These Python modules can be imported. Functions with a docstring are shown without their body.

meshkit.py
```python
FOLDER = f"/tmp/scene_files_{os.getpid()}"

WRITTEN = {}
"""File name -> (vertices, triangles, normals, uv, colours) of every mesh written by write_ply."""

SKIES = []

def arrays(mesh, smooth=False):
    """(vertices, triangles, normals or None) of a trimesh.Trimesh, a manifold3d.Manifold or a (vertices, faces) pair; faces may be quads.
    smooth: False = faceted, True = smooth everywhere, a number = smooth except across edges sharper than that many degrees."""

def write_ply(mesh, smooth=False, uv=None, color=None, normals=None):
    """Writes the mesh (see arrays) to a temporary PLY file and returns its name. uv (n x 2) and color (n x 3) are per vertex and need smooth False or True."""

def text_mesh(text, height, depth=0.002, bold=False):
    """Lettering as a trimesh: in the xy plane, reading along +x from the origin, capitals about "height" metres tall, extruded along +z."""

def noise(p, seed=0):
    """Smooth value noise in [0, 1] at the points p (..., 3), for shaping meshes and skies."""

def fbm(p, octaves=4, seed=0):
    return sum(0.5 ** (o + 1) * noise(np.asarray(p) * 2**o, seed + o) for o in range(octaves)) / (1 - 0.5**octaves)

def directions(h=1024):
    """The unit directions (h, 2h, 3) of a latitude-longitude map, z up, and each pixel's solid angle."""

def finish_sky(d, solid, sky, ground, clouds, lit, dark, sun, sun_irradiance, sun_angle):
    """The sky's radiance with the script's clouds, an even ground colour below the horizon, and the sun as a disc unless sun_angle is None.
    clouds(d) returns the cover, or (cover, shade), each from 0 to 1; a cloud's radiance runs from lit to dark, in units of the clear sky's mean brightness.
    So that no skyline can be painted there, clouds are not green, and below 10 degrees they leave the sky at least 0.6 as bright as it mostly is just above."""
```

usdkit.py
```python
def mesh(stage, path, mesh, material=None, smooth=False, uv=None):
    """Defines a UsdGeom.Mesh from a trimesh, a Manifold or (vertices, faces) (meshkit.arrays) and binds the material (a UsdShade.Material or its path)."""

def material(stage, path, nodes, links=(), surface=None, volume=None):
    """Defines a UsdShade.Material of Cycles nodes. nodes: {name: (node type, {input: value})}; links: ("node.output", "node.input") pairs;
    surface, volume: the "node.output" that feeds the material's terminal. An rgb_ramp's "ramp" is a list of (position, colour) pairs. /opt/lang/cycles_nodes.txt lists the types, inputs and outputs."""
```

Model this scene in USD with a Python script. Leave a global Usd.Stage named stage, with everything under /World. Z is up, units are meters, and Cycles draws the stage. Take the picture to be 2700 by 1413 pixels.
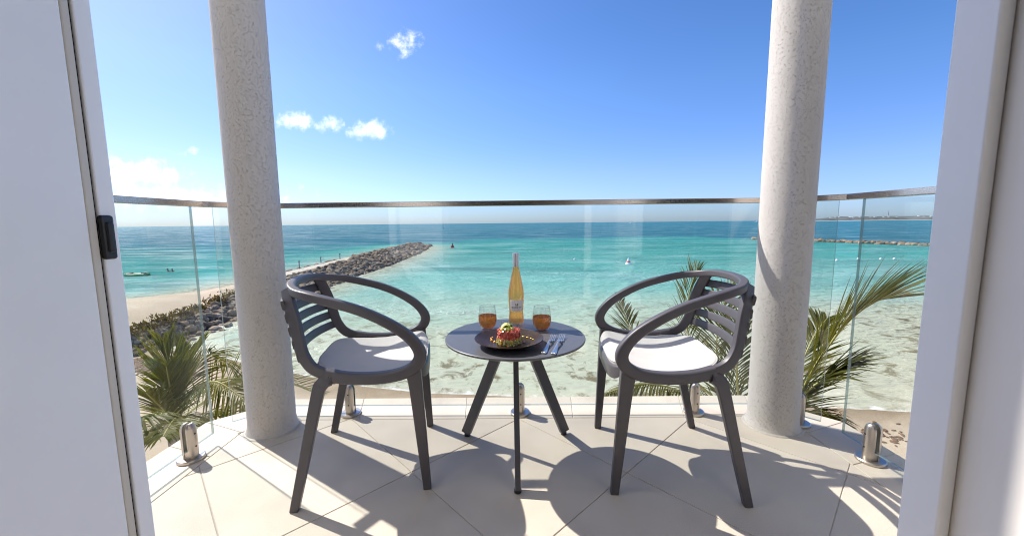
import math, random
import numpy as np, trimesh, usdkit, meshkit
import shapely
from shapely import geometry as sg
from shapely.ops import unary_union
from pxr import Usd, UsdGeom, UsdLux, UsdShade, Gf, Sdf, Vt

stage = Usd.Stage.CreateInMemory()
UsdGeom.SetStageUpAxis(stage, 'Z')
UsdGeom.Xform.Define(stage, '/World')
rng = random.Random(7)
nrg = np.random.default_rng(7)

# ------------------------------------------------------------------ camera
CAM_H, F_PX, PITCH, ROLL = 0.973, 1030.2, 0.1142, -0.0093     # eye height over the tiles, focal length for a 2700 wide picture
cp, sp, cr, sr = math.cos(PITCH), math.sin(PITCH), math.cos(ROLL), math.sin(ROLL)
X0, D0, FW = np.array([1., 0, 0]), np.array([0, -sp, -cp]), np.array([0, cp, -sp])
RIGHT = cr * X0 - sr * D0
UP = -(sr * X0 + cr * D0)
cam = UsdGeom.Camera.Define(stage, '/World/camera')
m = Gf.Matrix4d(*RIGHT, 0, *UP, 0, *(-FW), 0, 0, 0, CAM_H, 1)
cam.AddTransformOp().Set(m)
cam.CreateFocalLengthAttr(14.0)
cam.CreateHorizontalApertureAttr(14.0 * 2700 / F_PX)
cam.CreateClippingRangeAttr(Gf.Vec2f(0.03, 60000))
cam.CreateExposureAttr(EXPOSURE := 1.05)

# ------------------------------------------------------------------ sky and sun
SUN_EL = math.radians(46.5)
SUN = np.array([-.835 * math.cos(SUN_EL), .55 * math.cos(SUN_EL), math.sin(SUN_EL)])
SUN /= np.linalg.norm(SUN)
SKY_STRENGTH, SUN_INT = 0.115, 0.95
Z_SEA = -6.5

def ray(px, py):                                   # direction seen at a point of the 2700 x 1413 photograph
    u, v = (px - 1350) / F_PX, (py - 706.5) / F_PX
    return FW + u * RIGHT - v * UP
def on_z(px, py, z):
    d = ray(px, py); t = (z - CAM_H) / d[2]
    return np.array([d[0] * t, d[1] * t, z])
def on_y(px, py, y):
    d = ray(px, py); t = y / d[1]
    return np.array([d[0] * t, y, CAM_H + d[2] * t])

def M(name, nodes, links=(), surface='p.BSDF', volume=None):
    return usdkit.material(stage, '/World/Looks/' + name, nodes, links, surface=surface, volume=volume)

def sky_material():
    nodes = {'sky': ('sky_texture', {'sky_type': 'single_scattering', 'sun_disc': False, 'sun_elevation': SUN_EL, 'sun_rotation': math.atan2(SUN[0], SUN[1]),
                                     'altitude': 1000., 'air_density': 1.0, 'aerosol_density': 1.3, 'ozone_density': 3.0}),
             'hs': ('hsv', {'saturation': 1.24, 'value': 0.88, 'fac': 1.0}), 'low': ('rgb_ramp', {'ramp': [(0., (.50, .63, .98)), (.05, (.60, .67, .98)), (.12, (.77, .73, .97)), (.30, (.91, .84, .95)), (.5, (.86, .80, .92))]}), 'air': ('mix', {'mix_type': 'multiply', 'fac': 1., 'use_clamp': False}),
             'tc': ('texture_coordinate', {}),
             'sep': ('separate_xyz', {}),
             'ax': ('math', {'math_type': 'divide'}), 'ay': ('math', {'math_type': 'divide'}),
             'yy': ('math', {'math_type': 'maximum', 'value2': 0.02}),
             'uv': ('combine_xyz', {}),
             'n1': ('noise_texture', {'scale': 26., 'detail': 6., 'roughness': 0.62}),
             'n2': ('noise_texture', {'scale': 60., 'detail': 5., 'roughness': 0.6}),
             'bg': ('background_shader', {'strength': SKY_STRENGTH}),
             'mixc': ('mix', {'mix_type': 'mix', 'use_clamp': False, 'color2': (6.9, 7.0, 7.2)})}
    links = [('sky.color', 'hs.color'), ('sep.z', 'low.fac'), ('hs.color', 'air.color1'), ('low.color', 'air.color2'), ('tc.generated', 'sep.vector'), ('sep.y', 'yy.value1'), ('sep.x', 'ax.value1'), ('yy.value', 'ax.value2'), ('sep.z', 'ay.value1'),
             ('yy.value', 'ay.value2'), ('ax.value', 'uv.x'), ('ay.value', 'uv.y'), ('uv.vector', 'n1.vector'), ('uv.vector', 'n2.vector')]
    # cloud puffs: (photo x, y of the centre, half width, half height, density)
    puffs = [(785, 318, 52, 23, 1.), (870, 328, 46, 20, 1.), (968, 345, 62, 24, 1.1), (1045, 112, 24, 26, .85), (1085, 106, 26, 24, .95), (1066, 140, 16, 20, .6), (1002, 122, 14, 8, .42),
             (350, 455, 118, 36, 1.3), (290, 465, 120, 45, 1.2), (440, 470, 50, 28, .9), (440, 520, 260, 34, .8), (512, 396, 14, 7, .5), (478, 408, 12, 6, .4)]
    prev = None
    for i, (x, y, w, h, dn) in enumerate(puffs):
        d, e, g = ray(x, y), ray(x + w * 1.12, y), ray(x, y - h * 1.15)
        c = np.array([d[0] / d[1], d[2] / d[1]])
        rx, ry = abs(e[0] / e[1] - c[0]), abs(g[2] / g[1] - c[1])
        nodes[f'm{i}'] = ('mapping', {'location': (-c[0] / rx, -c[1] / ry, 0), 'scale': (1 / rx, 1 / ry, 0)})
        nodes[f'l{i}'] = ('vector_math', {'math_type': 'length'})
        nodes[f'k{i}'] = ('math', {'math_type': 'multiply_add', 'value2': -dn * .8, 'value3': dn * .8})
        links += [('uv.vector', f'm{i}.vector'), (f'm{i}.vector', f'l{i}.vector1'), (f'l{i}.value', f'k{i}.value1')]
        if prev:
            nodes[f'x{i}'] = ('math', {'math_type': 'maximum'})
            links += [(prev, f'x{i}.value1'), (f'k{i}.value', f'x{i}.value2')]
            prev = f'x{i}.value'
        else:
            prev = f'k{i}.value'
    nodes['cl'] = ('math', {'math_type': 'maximum', 'value2': -1.2})
    nodes['na'] = ('math', {'math_type': 'multiply_add', 'value2': 2.3, 'value3': -1.12})
    nodes['nb'] = ('math', {'math_type': 'multiply_add', 'value2': .9, 'value3': -.45})
    nodes['s1'] = ('math', {'math_type': 'add'}); nodes['s2'] = ('math', {'math_type': 'add'})
    nodes['rg'] = ('map_range', {'range_type': 'smoothstep', 'from_min': -.05, 'from_max': 1.25, 'to_min': 0., 'to_max': .97, 'clamp': True})
    links += [(prev, 'cl.value1'), ('n1.fac', 'na.value1'), ('n2.fac', 'nb.value1'), ('cl.value', 's1.value1'), ('na.value', 's1.value2'), ('s1.value', 's2.value1'), ('nb.value', 's2.value2'),
              ('s2.value', 'rg.value'), ('rg.result', 'mixc.fac'), ('air.color', 'mixc.color1'), ('mixc.color', 'bg.color')]
    return M('sky', nodes, links, surface='bg.background')

dome = UsdLux.DomeLight.Define(stage, '/World/sky')
dome.CreateIntensityAttr(1.0)
UsdShade.MaterialBindingAPI.Apply(dome.GetPrim()).Bind(sky_material())
dome.GetPrim().SetCustomDataByKey('kind', 'structure')
sun = UsdLux.DistantLight.Define(stage, '/World/sun')
sun.CreateIntensityAttr(SUN_INT); sun.CreateNormalizeAttr(True); sun.CreateAngleAttr(0.53); sun.CreateColorAttr(Gf.Vec3f(1.0, .95, .87))
zx = np.cross([0, 0, 1.], SUN); zx /= np.linalg.norm(zx); zy = np.cross(SUN, zx)
sun.AddTransformOp().Set(Gf.Matrix4d(*zx, 0, *zy, 0, *SUN, 0, 0, 0, 0, 1))

# ------------------------------------------------------------------ helpers
used = {}
def numbered(path):
    n = used.get(path, -1) + 1
    used[path] = n
    return path if n == 0 else f'{path}_{n:03d}'

def pth(parent):
    return '/World' if parent is None else str(parent.GetPath())

def obj(name, mesh, mat, parent=None, smooth=35, label=None, cat=None, group=None, kind=None, uv=None):
    p = numbered(pth(parent) + '/' + name)
    prim = usdkit.mesh(stage, p, mesh, mat, smooth=smooth, uv=uv).GetPrim()
    return tag(prim, label, cat, group, kind)

def tag(prim, label=None, cat=None, group=None, kind=None):
    for k, v in (('label', label), ('category', cat), ('group', group), ('kind', kind)):
        if v:
            prim.SetCustomDataByKey(k, v)
    return prim

def thing(name, label, cat, loc=(0, 0, 0), rz=0., group=None, kind=None):
    x = UsdGeom.Xform.Define(stage, numbered('/World/' + name))
    x.AddTranslateOp().Set(Gf.Vec3d(*map(float, loc))); x.AddRotateZOp().Set(float(math.degrees(rz)))
    return tag(x.GetPrim(), label, cat, group, kind)

def dup(root, loc, rz, label, cat, group=None, scale=None):
    base = str(root.GetPath()).split('/')[-1]
    x = UsdGeom.Xform.Define(stage, numbered('/World/' + base))
    x.GetPrim().GetReferences().AddInternalReference(root.GetPath())
    x.GetPrim().SetInstanceable(True)
    xf = UsdGeom.Xformable(x); xf.ClearXformOpOrder()
    UsdGeom.XformCommonAPI(x)
    x.GetPrim().GetAttribute('xformOp:translate').Set(Gf.Vec3d(*map(float, loc)))
    x.GetPrim().GetAttribute('xformOp:rotateZ').Set(float(math.degrees(rz)))
    xf.SetXformOpOrder([UsdGeom.XformOp(x.GetPrim().GetAttribute('xformOp:translate')), UsdGeom.XformOp(x.GetPrim().GetAttribute('xformOp:rotateZ'))])
    return tag(x.GetPrim(), label, cat, group)

def cat_m(*ms):
    return trimesh.util.concatenate(list(ms))

def box(x0, x1, y0, y1, z0, z1):
    b = trimesh.creation.box([x1 - x0, y1 - y0, z1 - z0]); b.apply_translation([(x0 + x1) / 2, (y0 + y1) / 2, (z0 + z1) / 2]); return b

def rbox(x0, x1, y0, y1, z0, z1, r=.004, seg=3):
    """box with rounded edges: hull of little spheres at the corners"""
    s = trimesh.creation.icosphere(1, r)
    v = [s.vertices + np.array([a, b, c]) for a in (x0 + r, x1 - r) for b in (y0 + r, y1 - r) for c in (z0 + r, z1 - r)]
    return trimesh.convex.convex_hull(np.vstack(v))

def lathe(profile, n=48):
    """profile [(r, z), ...] spun about z; the ends are closed where r = 0"""
    pr = np.array(profile, float); a = np.arange(n) * 2 * np.pi / n
    v = np.stack([pr[:, None, 0] * np.cos(a), pr[:, None, 0] * np.sin(a), np.repeat(pr[:, 1:2], n, 1)], -1).reshape(-1, 3)
    i, j = np.meshgrid(np.arange(len(pr) - 1), np.arange(n), indexing='ij')
    q = np.stack([i * n + j, i * n + (j + 1) % n, (i + 1) * n + (j + 1) % n, (i + 1) * n + j], -1).reshape(-1, 4)
    f = np.vstack([q[:, [0, 1, 2]], q[:, [0, 2, 3]]])
    t = trimesh.Trimesh(v, f, process=False); t.merge_vertices()
    t.update_faces(t.nondegenerate_faces()); t.remove_unreferenced_vertices()
    return t

def spline(P, n=60):
    """Catmull-Rom through the points"""
    P = np.asarray(P, float); Q = np.vstack([2 * P[0] - P[1], P, 2 * P[-1] - P[-2]])
    out = []
    for t in np.linspace(0, len(P) - 1, n):
        i = min(int(t), len(P) - 2); u = t - i
        a, b, c, d = Q[i], Q[i + 1], Q[i + 2], Q[i + 3]
        out.append(.5 * (2 * b + (c - a) * u + (2 * a - 5 * b + 4 * c - d) * u * u + (3 * b - a - 3 * c + d) * u ** 3))
    return np.array(out)

def rrect(n=4, r=.35):
    """unit rounded rectangle outline (half extents 1) as 4*n points"""
    pts = []
    for k, (sx, sy) in enumerate(((1, 1), (-1, 1), (-1, -1), (1, -1))):
        for t in np.linspace(0, np.pi / 2, n):
            a = t + k * np.pi / 2
            pts.append((sx * (1 - r) + r * math.cos(a), sy * (1 - r) + r * math.sin(a)))
    return np.array(pts)

def sweep(P, ref, w, h, r=.35, n=4):
    """a bar along P: half width w along ref, half height h across it"""
    P = np.asarray(P, float); N = len(P)
    ref = np.broadcast_to(np.asarray(ref, float), (N, 3)); w = np.broadcast_to(w, (N,)); h = np.broadcast_to(h, (N,))
    T = np.gradient(P, axis=0); T /= np.linalg.norm(T, axis=1, keepdims=True)
    A = ref - (ref * T).sum(1, keepdims=True) * T; A /= np.linalg.norm(A, axis=1, keepdims=True)
    B = np.cross(T, A)
    S = rrect(n, r); K = len(S)
    v = P[:, None] + A[:, None] * (S[None, :, :1] * w[:, None, None]) + B[:, None] * (S[None, :, 1:] * h[:, None, None])
    v = np.vstack([v.reshape(-1, 3), P[:1], P[-1:]])
    i, j = np.meshgrid(np.arange(N - 1), np.arange(K), indexing='ij')
    q = np.stack([i * K + j, i * K + (j + 1) % K, (i + 1) * K + (j + 1) % K, (i + 1) * K + j], -1).reshape(-1, 4)
    f = [q[:, [0, 1, 2]], q[:, [0, 2, 3]]]
    k = np.arange(K)
    f.append(np.stack([np.full(K, N * K), (k + 1) % K, k], 1))
    f.append(np.stack([np.full(K, N * K + 1), (N - 1) * K + k, (N - 1) * K + (k + 1) % K], 1))
    return trimesh.Trimesh(v, np.vstack(f), process=False)

def extrude(poly, z0, z1):
    polys = getattr(poly, 'geoms', [poly])
    ms = []
    for p in polys:
        e = trimesh.creation.extrude_polygon(p, z1 - z0, engine='earcut'); e.apply_translation([0, 0, z0]); ms.append(e)
    return cat_m(*ms)

# ------------------------------------------------------------------ materials
def plain(name, col, rough=.5, metal=0., spec=.5, noise=None, bump=None, extra=None):
    """noise = (scale, amount): tone variation; bump = (scale, strength, distance)"""
    nodes = {'p': ('principled_bsdf', {'base_color': col, 'roughness': rough, 'metallic': metal, 'specular_ior_level': spec, **(extra or {})}), 'tc': ('texture_coordinate', {})}
    links = []
    if noise:
        sc, am = noise[:2]
        nodes['n'] = ('noise_texture', {'scale': sc, 'detail': 5., 'roughness': .6})
        lo, hi = [c * (1 - am) for c in col], [min(1, c * (1 + am)) for c in col]
        nodes['r'] = ('rgb_ramp', {'ramp': [(0.25, lo), (0.75, hi)]})
        links += [('tc.object', 'n.vector'), ('n.fac', 'r.fac'), ('r.color', 'p.base_color')]
    if bump:
        sc, st, di = bump
        nodes['bn'] = ('noise_texture', {'scale': sc, 'detail': 4., 'roughness': .6})
        nodes['b'] = ('bump', {'strength': st, 'distance': di})
        links += [('tc.object', 'bn.vector'), ('bn.fac', 'b.height'), ('b.normal', 'p.normal')]
    return M(name, nodes, links)

def stucco(name, col, scale, strength, dist):
    """rubbed render: short dragged grooves in a fairly smooth skim"""
    nodes = {'geo': ('geometry', {}), 'mp': ('mapping', {'scale': (1., 1., .7)}),
             'n': ('noise_texture', {'scale': scale, 'detail': 1.5, 'roughness': .5, 'distortion': 1.2}),
             'd': ('math', {'math_type': 'subtract', 'value2': .5}), 'a': ('math', {'math_type': 'absolute'}),
             'g': ('map_range', {'range_type': 'smoothstep', 'from_min': .0, 'from_max': .028, 'to_min': 0., 'to_max': 1., 'clamp': True}),
             'nm': ('noise_texture', {'scale': scale * .45, 'detail': 2.}), 'mk': ('map_range', {'from_min': .50, 'from_max': .66, 'to_min': 0., 'to_max': 1., 'clamp': True}),
             'mm': ('mix_float', {'a': 1.}), 'nf': ('noise_texture', {'scale': scale * 3.5, 'detail': 4., 'roughness': .65}), 'hh': ('math', {'math_type': 'multiply_add', 'value2': .55}),
             'n3': ('noise_texture', {'scale': 1.6, 'detail': 5., 'roughness': .6}), 'st': ('mapping', {'scale': (1., 1., .25)}),
             'cr': ('rgb_ramp', {'ramp': [(.0, [c * .88 for c in col]), (.5, [c * .96 for c in col]), (1., col)]}),
             'cv': ('rgb_ramp', {'ramp': [(.3, (.90, .885, .87)), (.65, (1, 1, 1))]}),
             'mul': ('mix', {'mix_type': 'multiply', 'fac': 1.}),
             'b': ('bump', {'strength': strength, 'distance': dist}),
             'p': ('principled_bsdf', {'roughness': .85, 'specular_ior_level': .25})}
    links = [('geo.position', 'mp.vector'), ('mp.vector', 'n.vector'), ('geo.position', 'nm.vector'), ('geo.position', 'nf.vector'), ('geo.position', 'st.vector'), ('st.vector', 'n3.vector'), ('n.fac', 'd.value1'), ('d.value', 'a.value1'), ('a.value', 'g.value'),
             ('nm.fac', 'mk.value'), ('mk.result', 'mm.fac'), ('g.result', 'mm.b'), ('nf.fac', 'hh.value1'), ('mm.result', 'hh.value3'), ('hh.value', 'b.height'), ('mm.result', 'cr.fac'), ('n3.fac', 'cv.fac'), ('cr.color', 'mul.color1'), ('cv.color', 'mul.color2'),
             ('mul.color', 'p.base_color'), ('b.normal', 'p.normal')]
    return M(name, nodes, links)

def pane(name, tint, gloss=.9, ior=1.5, rough=0.):
    # the inner side of a thin wall mirrors as little as its outer side
    nodes = {'t': ('transparent_bsdf', {'color': tint}), 'g': ('glossy_bsdf', {'color': (gloss,) * 3, 'roughness': rough}), 'geo': ('geometry', {}), 'ior': ('mix_float', {'a': ior, 'b': 1 / ior}), 'f': ('fresnel', {'IOR': ior}), 'm': ('mix_closure', {})}
    return M(name, nodes, [('geo.backfacing', 'ior.fac'), ('ior.result', 'f.IOR'), ('f.fac', 'm.fac'), ('t.BSDF', 'm.closure1'), ('g.BSDF', 'm.closure2')], surface='m.closure')

def tile_mat():
    nodes = {'geo': ('geometry', {}), 'oi': ('object_info', {}),
             'n1': ('noise_texture', {'scale': 3.5, 'detail': 4., 'roughness': .55}), 'n2': ('noise_texture', {'scale': 260., 'detail': 2., 'roughness': .6}),
             'v': ('voronoi_texture', {'scale': 190., 'feature': 'f1'}),
             'off': ('vector_math', {'math_type': 'scale', 'scale': 1.}),
             'r1': ('rgb_ramp', {'ramp': [(.28, (.465, .405, .335)), (.5, (.525, .462, .385)), (.72, (.56, .495, .415))]}),
             'r2': ('rgb_ramp', {'ramp': [(.3, (.84, .84, .84)), (.5, (1, 1, 1)), (.72, (1.06, 1.06, 1.06))]}),
             'sp': ('rgb_ramp', {'ramp': [(.0, (.62, .6, .58)), (.10, (.8, .8, .8)), (.17, (1, 1, 1))]}),
             'tv': ('math', {'math_type': 'multiply_add', 'value2': .11, 'value3': .945}),
             'm1': ('mix', {'mix_type': 'multiply', 'fac': 1.}), 'm2': ('mix', {'mix_type': 'multiply', 'fac': .8}), 'm3': ('mix', {'mix_type': 'multiply', 'fac': 1.}),
             'b': ('bump', {'strength': .12, 'distance': .0008}),
             'p': ('principled_bsdf', {'roughness': .55, 'specular_ior_level': .35})}
    links = [('geo.position', 'n1.vector'), ('geo.position', 'n2.vector'), ('geo.position', 'v.vector'), ('n1.fac', 'r1.fac'), ('n2.fac', 'r2.fac'), ('v.distance', 'sp.fac'), ('oi.random', 'tv.value1'),
             ('r1.color', 'm1.color1'), ('r2.color', 'm1.color2'), ('m1.color', 'm2.color1'), ('sp.color', 'm2.color2'), ('m2.color', 'm3.color1'), ('tv.value', 'm3.color2'), ('m3.color', 'p.base_color'),
             ('n2.fac', 'b.height'), ('b.normal', 'p.normal')]
    return M('porcelain_tile', nodes, links)

def brushed(name, col, rough, scale=(2., 2., 420.), aniso=.5):
    nodes = {'tc': ('texture_coordinate', {}), 'mp': ('mapping', {'scale': scale}), 'n': ('noise_texture', {'scale': 1., 'detail': 3.}),
             'r': ('map_range', {'from_min': .3, 'from_max': .7, 'to_min': rough - .07, 'to_max': rough + .07}),
             'b': ('bump', {'strength': .04, 'distance': .0005}),
             'p': ('principled_bsdf', {'base_color': col, 'metallic': 1., 'roughness': rough, 'anisotropic': aniso})}
    links = [('tc.object', 'mp.vector'), ('mp.vector', 'n.vector'), ('n.fac', 'r.value'), ('r.result', 'p.roughness'), ('n.fac', 'b.height'), ('b.normal', 'p.normal')]
    return M(name, nodes, links)

def fabric(name, col):
    nodes = {'tc': ('texture_coordinate', {}), 'w1': ('wave_texture', {'bands_direction': 'x', 'scale': 160., 'distortion': .4, 'detail': 1.}), 'w2': ('wave_texture', {'bands_direction': 'y', 'scale': 160., 'distortion': .4, 'detail': 1.}),
             'ad': ('math', {'math_type': 'add'}), 'n': ('noise_texture', {'scale': 14., 'detail': 4.}),
             'r': ('rgb_ramp', {'ramp': [(.3, [c * .93 for c in col]), (.7, col)]}),
             'r2': ('rgb_ramp', {'ramp': [(.0, (.86, .86, .86)), (.6, (1, 1, 1))]}), 'mu': ('mix', {'mix_type': 'multiply', 'fac': 1.}), 'hf': ('math', {'math_type': 'multiply', 'value2': .5}),
             'b': ('bump', {'strength': .25, 'distance': .0006}), 'p': ('principled_bsdf', {'roughness': .9, 'specular_ior_level': .15, 'sheen_weight': .15})}
    links = [('tc.object', 'w1.vector'), ('tc.object', 'w2.vector'), ('tc.object', 'n.vector'), ('w1.fac', 'ad.value1'), ('w2.fac', 'ad.value2'), ('ad.value', 'hf.value1'), ('hf.value', 'r2.fac'), ('n.fac', 'r.fac'),
             ('r.color', 'mu.color1'), ('r2.color', 'mu.color2'), ('mu.color', 'p.base_color'), ('ad.value', 'b.height'), ('b.normal', 'p.normal')]
    return M(name, nodes, links)

def leaf_mat(name, col, col2):
    nodes = {'geo': ('geometry', {}), 'n': ('noise_texture', {'scale': 3.0, 'detail': 3.}), 'r': ('rgb_ramp', {'ramp': [(.3, col), (.7, col2)]}),
             'ri': ('math', {'math_type': 'multiply_add', 'value2': .5, 'value3': .75}), 'mu': ('mix', {'mix_type': 'multiply', 'fac': 1.}),
             'p': ('principled_bsdf', {'roughness': .48, 'specular_ior_level': .25}), 't': ('translucent_bsdf', {}), 'tb': ('mix', {'mix_type': 'multiply', 'fac': 1., 'color2': (1.6, 1.5, .5)}), 'm': ('mix_closure', {'fac': .38})}
    links = [('geo.position', 'n.vector'), ('n.fac', 'r.fac'), ('geo.random_per_island', 'ri.value1'), ('r.color', 'mu.color1'), ('ri.value', 'mu.color2'), ('mu.color', 'p.base_color'),
             ('mu.color', 'tb.color1'), ('tb.color', 't.color'), ('p.BSDF', 'm.closure1'), ('t.BSDF', 'm.closure2')]
    return M(name, nodes, links, surface='m.closure')

STUCCO = stucco('column_stucco', (.52, .492, .468), 230., .9, .0020)
WALL = plain('white_wall_paint', (.86, .82, .77), .6, noise=(3., .03), bump=(90., .15, .001))
DOOR_W = plain('white_door_lacquer', (.88, .865, .85), .35, noise=(5., .03))
CREAM = plain('cream_gasket', (.62, .56, .47), .5)
DARK = plain('dark_gap', (.03, .03, .035), .6)
BLACKP = plain('black_plastic', (.02, .02, .021), .45)
CEIL = plain('ceiling_paint', (.55, .53, .50), .8, noise=(2., .04))
TILE = tile_mat()
GROUT = plain('grout', (.42, .38, .33), .9, noise=(40., .15))
FASCIA = plain('slab_render', (.68, .66, .62), .8, noise=(8., .08))
GLASS = pane('clear_pane', (.935, .955, .945))
GLASS_EDGE = M('glass_edge', {'t': ('transparent_bsdf', {'color': (.80, .87, .87)}), 'p': ('principled_bsdf', {'base_color': (.42, .48, .49), 'roughness': .12}), 'm': ('mix_closure', {'fac': .35})},
               [('t.BSDF', 'm.closure1'), ('p.BSDF', 'm.closure2')], surface='m.closure')
STEEL = plain('brushed_steel', (.52, .47, .42), .36, metal=1.)
RAIL_STEEL = brushed('brushed_rail_steel', (.56, .49, .43), .22, scale=(260., 260., 260.), aniso=.2)
CHAIR = plain('anthracite_resin', (.074, .067, .075), .42, spec=.5, noise=(30., .06), bump=(700., .08, .0006))
PAD = fabric('light_grey_fabric', (.56, .535, .51))
TABLE_TOP = plain('anthracite_compact_top', (.095, .095, .102), .34, spec=.5, noise=(60., .08), bump=(900., .05, .0004))
TABLE_EDGE = plain('dark_laminate_edge', (.05, .043, .042), .45)
TABLE_LEG = plain('grey_powder_coat', (.066, .064, .072), .42, bump=(800., .06, .0004))

# ------------------------------------------------------------------ the setting: land, sea, far coast
land_xy = [(-75, -12), (-62, 18), (-47, 32), (-39.3, 39.0), (-37.9, 40.3), (-36.2, 42.2), (-35.8, 46.), (-35.4, 51.), (-34.2, 58.), (-33.2, 66.), (-33., 78.), (-33.2, 95.), (-33.6, 115.), (-32.6, 127.), (-30.2, 132.),
           (-27.6, 129.), (-25.6, 115.), (-24., 98.), (-22.9, 78.), (-22.5, 65.), (-22.9, 57.), (-22.4, 48.), (-21.9, 40.), (-22.0, 34.), (-22.2, 30.), (-22.1, 27.), (-21.6, 23.6), (-20.6, 22.9),
           (-17.5, 22.0), (-14, 20.3), (-10.5, 18.8), (-8., 17.7), (-4.3, 16.7), (2.3, 15.9), (8., 15.4), (13.5, 14.8), (24, 13.6), (45, 10.), (70, 6.), (70, -12)]
land = sg.Polygon(land_xy)
LB = land.exterior
def shore_dist(P):                                    # metres inside (+) or outside (-) the waterline
    pts = shapely.points(P[:, 0], P[:, 1])
    d = shapely.distance(LB, pts)
    return np.where(shapely.contains(land, pts), d, -d)

def grid_mesh(xs, ys):
    X, Y = np.meshgrid(xs, ys, indexing='ij'); nx, ny = len(xs), len(ys)
    i, j = np.meshgrid(np.arange(nx - 1), np.arange(ny - 1), indexing='ij')
    q = np.stack([i * ny + j, (i + 1) * ny + j, (i + 1) * ny + j + 1, i * ny + j + 1], -1).reshape(-1, 4)
    return X.ravel(), Y.ravel(), np.vstack([q[:, [0, 1, 2]], q[:, [0, 2, 3]]])

def spit_height(P, d):
    """sand height over the sea: gentle beach, a spit 1.4 m high, steep on its rocky east side"""
    h = np.where(d > 0, np.minimum(d * .16, 1.12 + .1 * meshkit.noise(np.c_[P * .4, 0 * P[:, 0]])), d * .09)
    beach = (P[:, 0] > -19) | (P[:, 1] < 22)
    h = np.where(beach & (d > 0), np.minimum(d * .11, 2.5), h)
    return h

X, Y, Fc = grid_mesh(np.linspace(-75, 70, 240), np.linspace(-12, 134, 210))
P2 = np.c_[X, Y]; D = shore_dist(P2)
Hh = spit_height(P2, D) + .05 * (meshkit.fbm(np.c_[P2 * .8, 0 * X], 4) - .5) * (D > 0)
keep = (D[Fc] > -2.5).any(1)
sand = trimesh.Trimesh(np.c_[X, Y, Z_SEA + np.maximum(Hh, -.6)], Fc[keep], process=False); sand.remove_unreferenced_vertices()
SAND = M('beach_sand', {'geo': ('geometry', {}), 'n': ('noise_texture', {'scale': .35, 'detail': 6., 'roughness': .6}), 'n2': ('noise_texture', {'scale': 9., 'detail': 4.}), 'n3': ('noise_texture', {'scale': 1.1, 'detail': 5., 'roughness': .65}),
                        'sx': ('separate_xyz', {}), 'wet': ('map_range', {'from_min': Z_SEA + .02, 'from_max': Z_SEA + .32, 'to_min': 0., 'to_max': 1., 'clamp': True}),
                        'wl': ('math', {'math_type': 'multiply_add', 'value2': .18, 'value3': -.09}), 'wa': ('math', {'math_type': 'add'}),
                        'r': ('rgb_ramp', {'ramp': [(.3, (.40, .315, .215)), (.7, (.50, .41, .30))]}), 'rw': ('rgb_ramp', {'ramp': [(0., (.60, .56, .50)), (1., (1, 1, 1))]}), 'mu': ('mix', {'mix_type': 'multiply', 'fac': 1.}),
                        'b': ('bump', {'strength': .5, 'distance': .05}), 'p': ('principled_bsdf', {'roughness': .85, 'specular_ior_level': .2})},
         [('geo.position', 'n.vector'), ('geo.position', 'n2.vector'), ('geo.position', 'n3.vector'), ('geo.position', 'sx.vector'), ('n3.fac', 'wl.value1'), ('wl.value', 'wa.value1'), ('sx.z', 'wa.value2'), ('wa.value', 'wet.value'), ('n.fac', 'r.fac'),
          ('wet.result', 'rw.fac'), ('r.color', 'mu.color1'), ('rw.color', 'mu.color2'), ('mu.color', 'p.base_color'), ('n2.fac', 'b.height'), ('b.normal', 'p.normal')])
obj('beach', sand, SAND, smooth=True, kind='structure')

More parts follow.
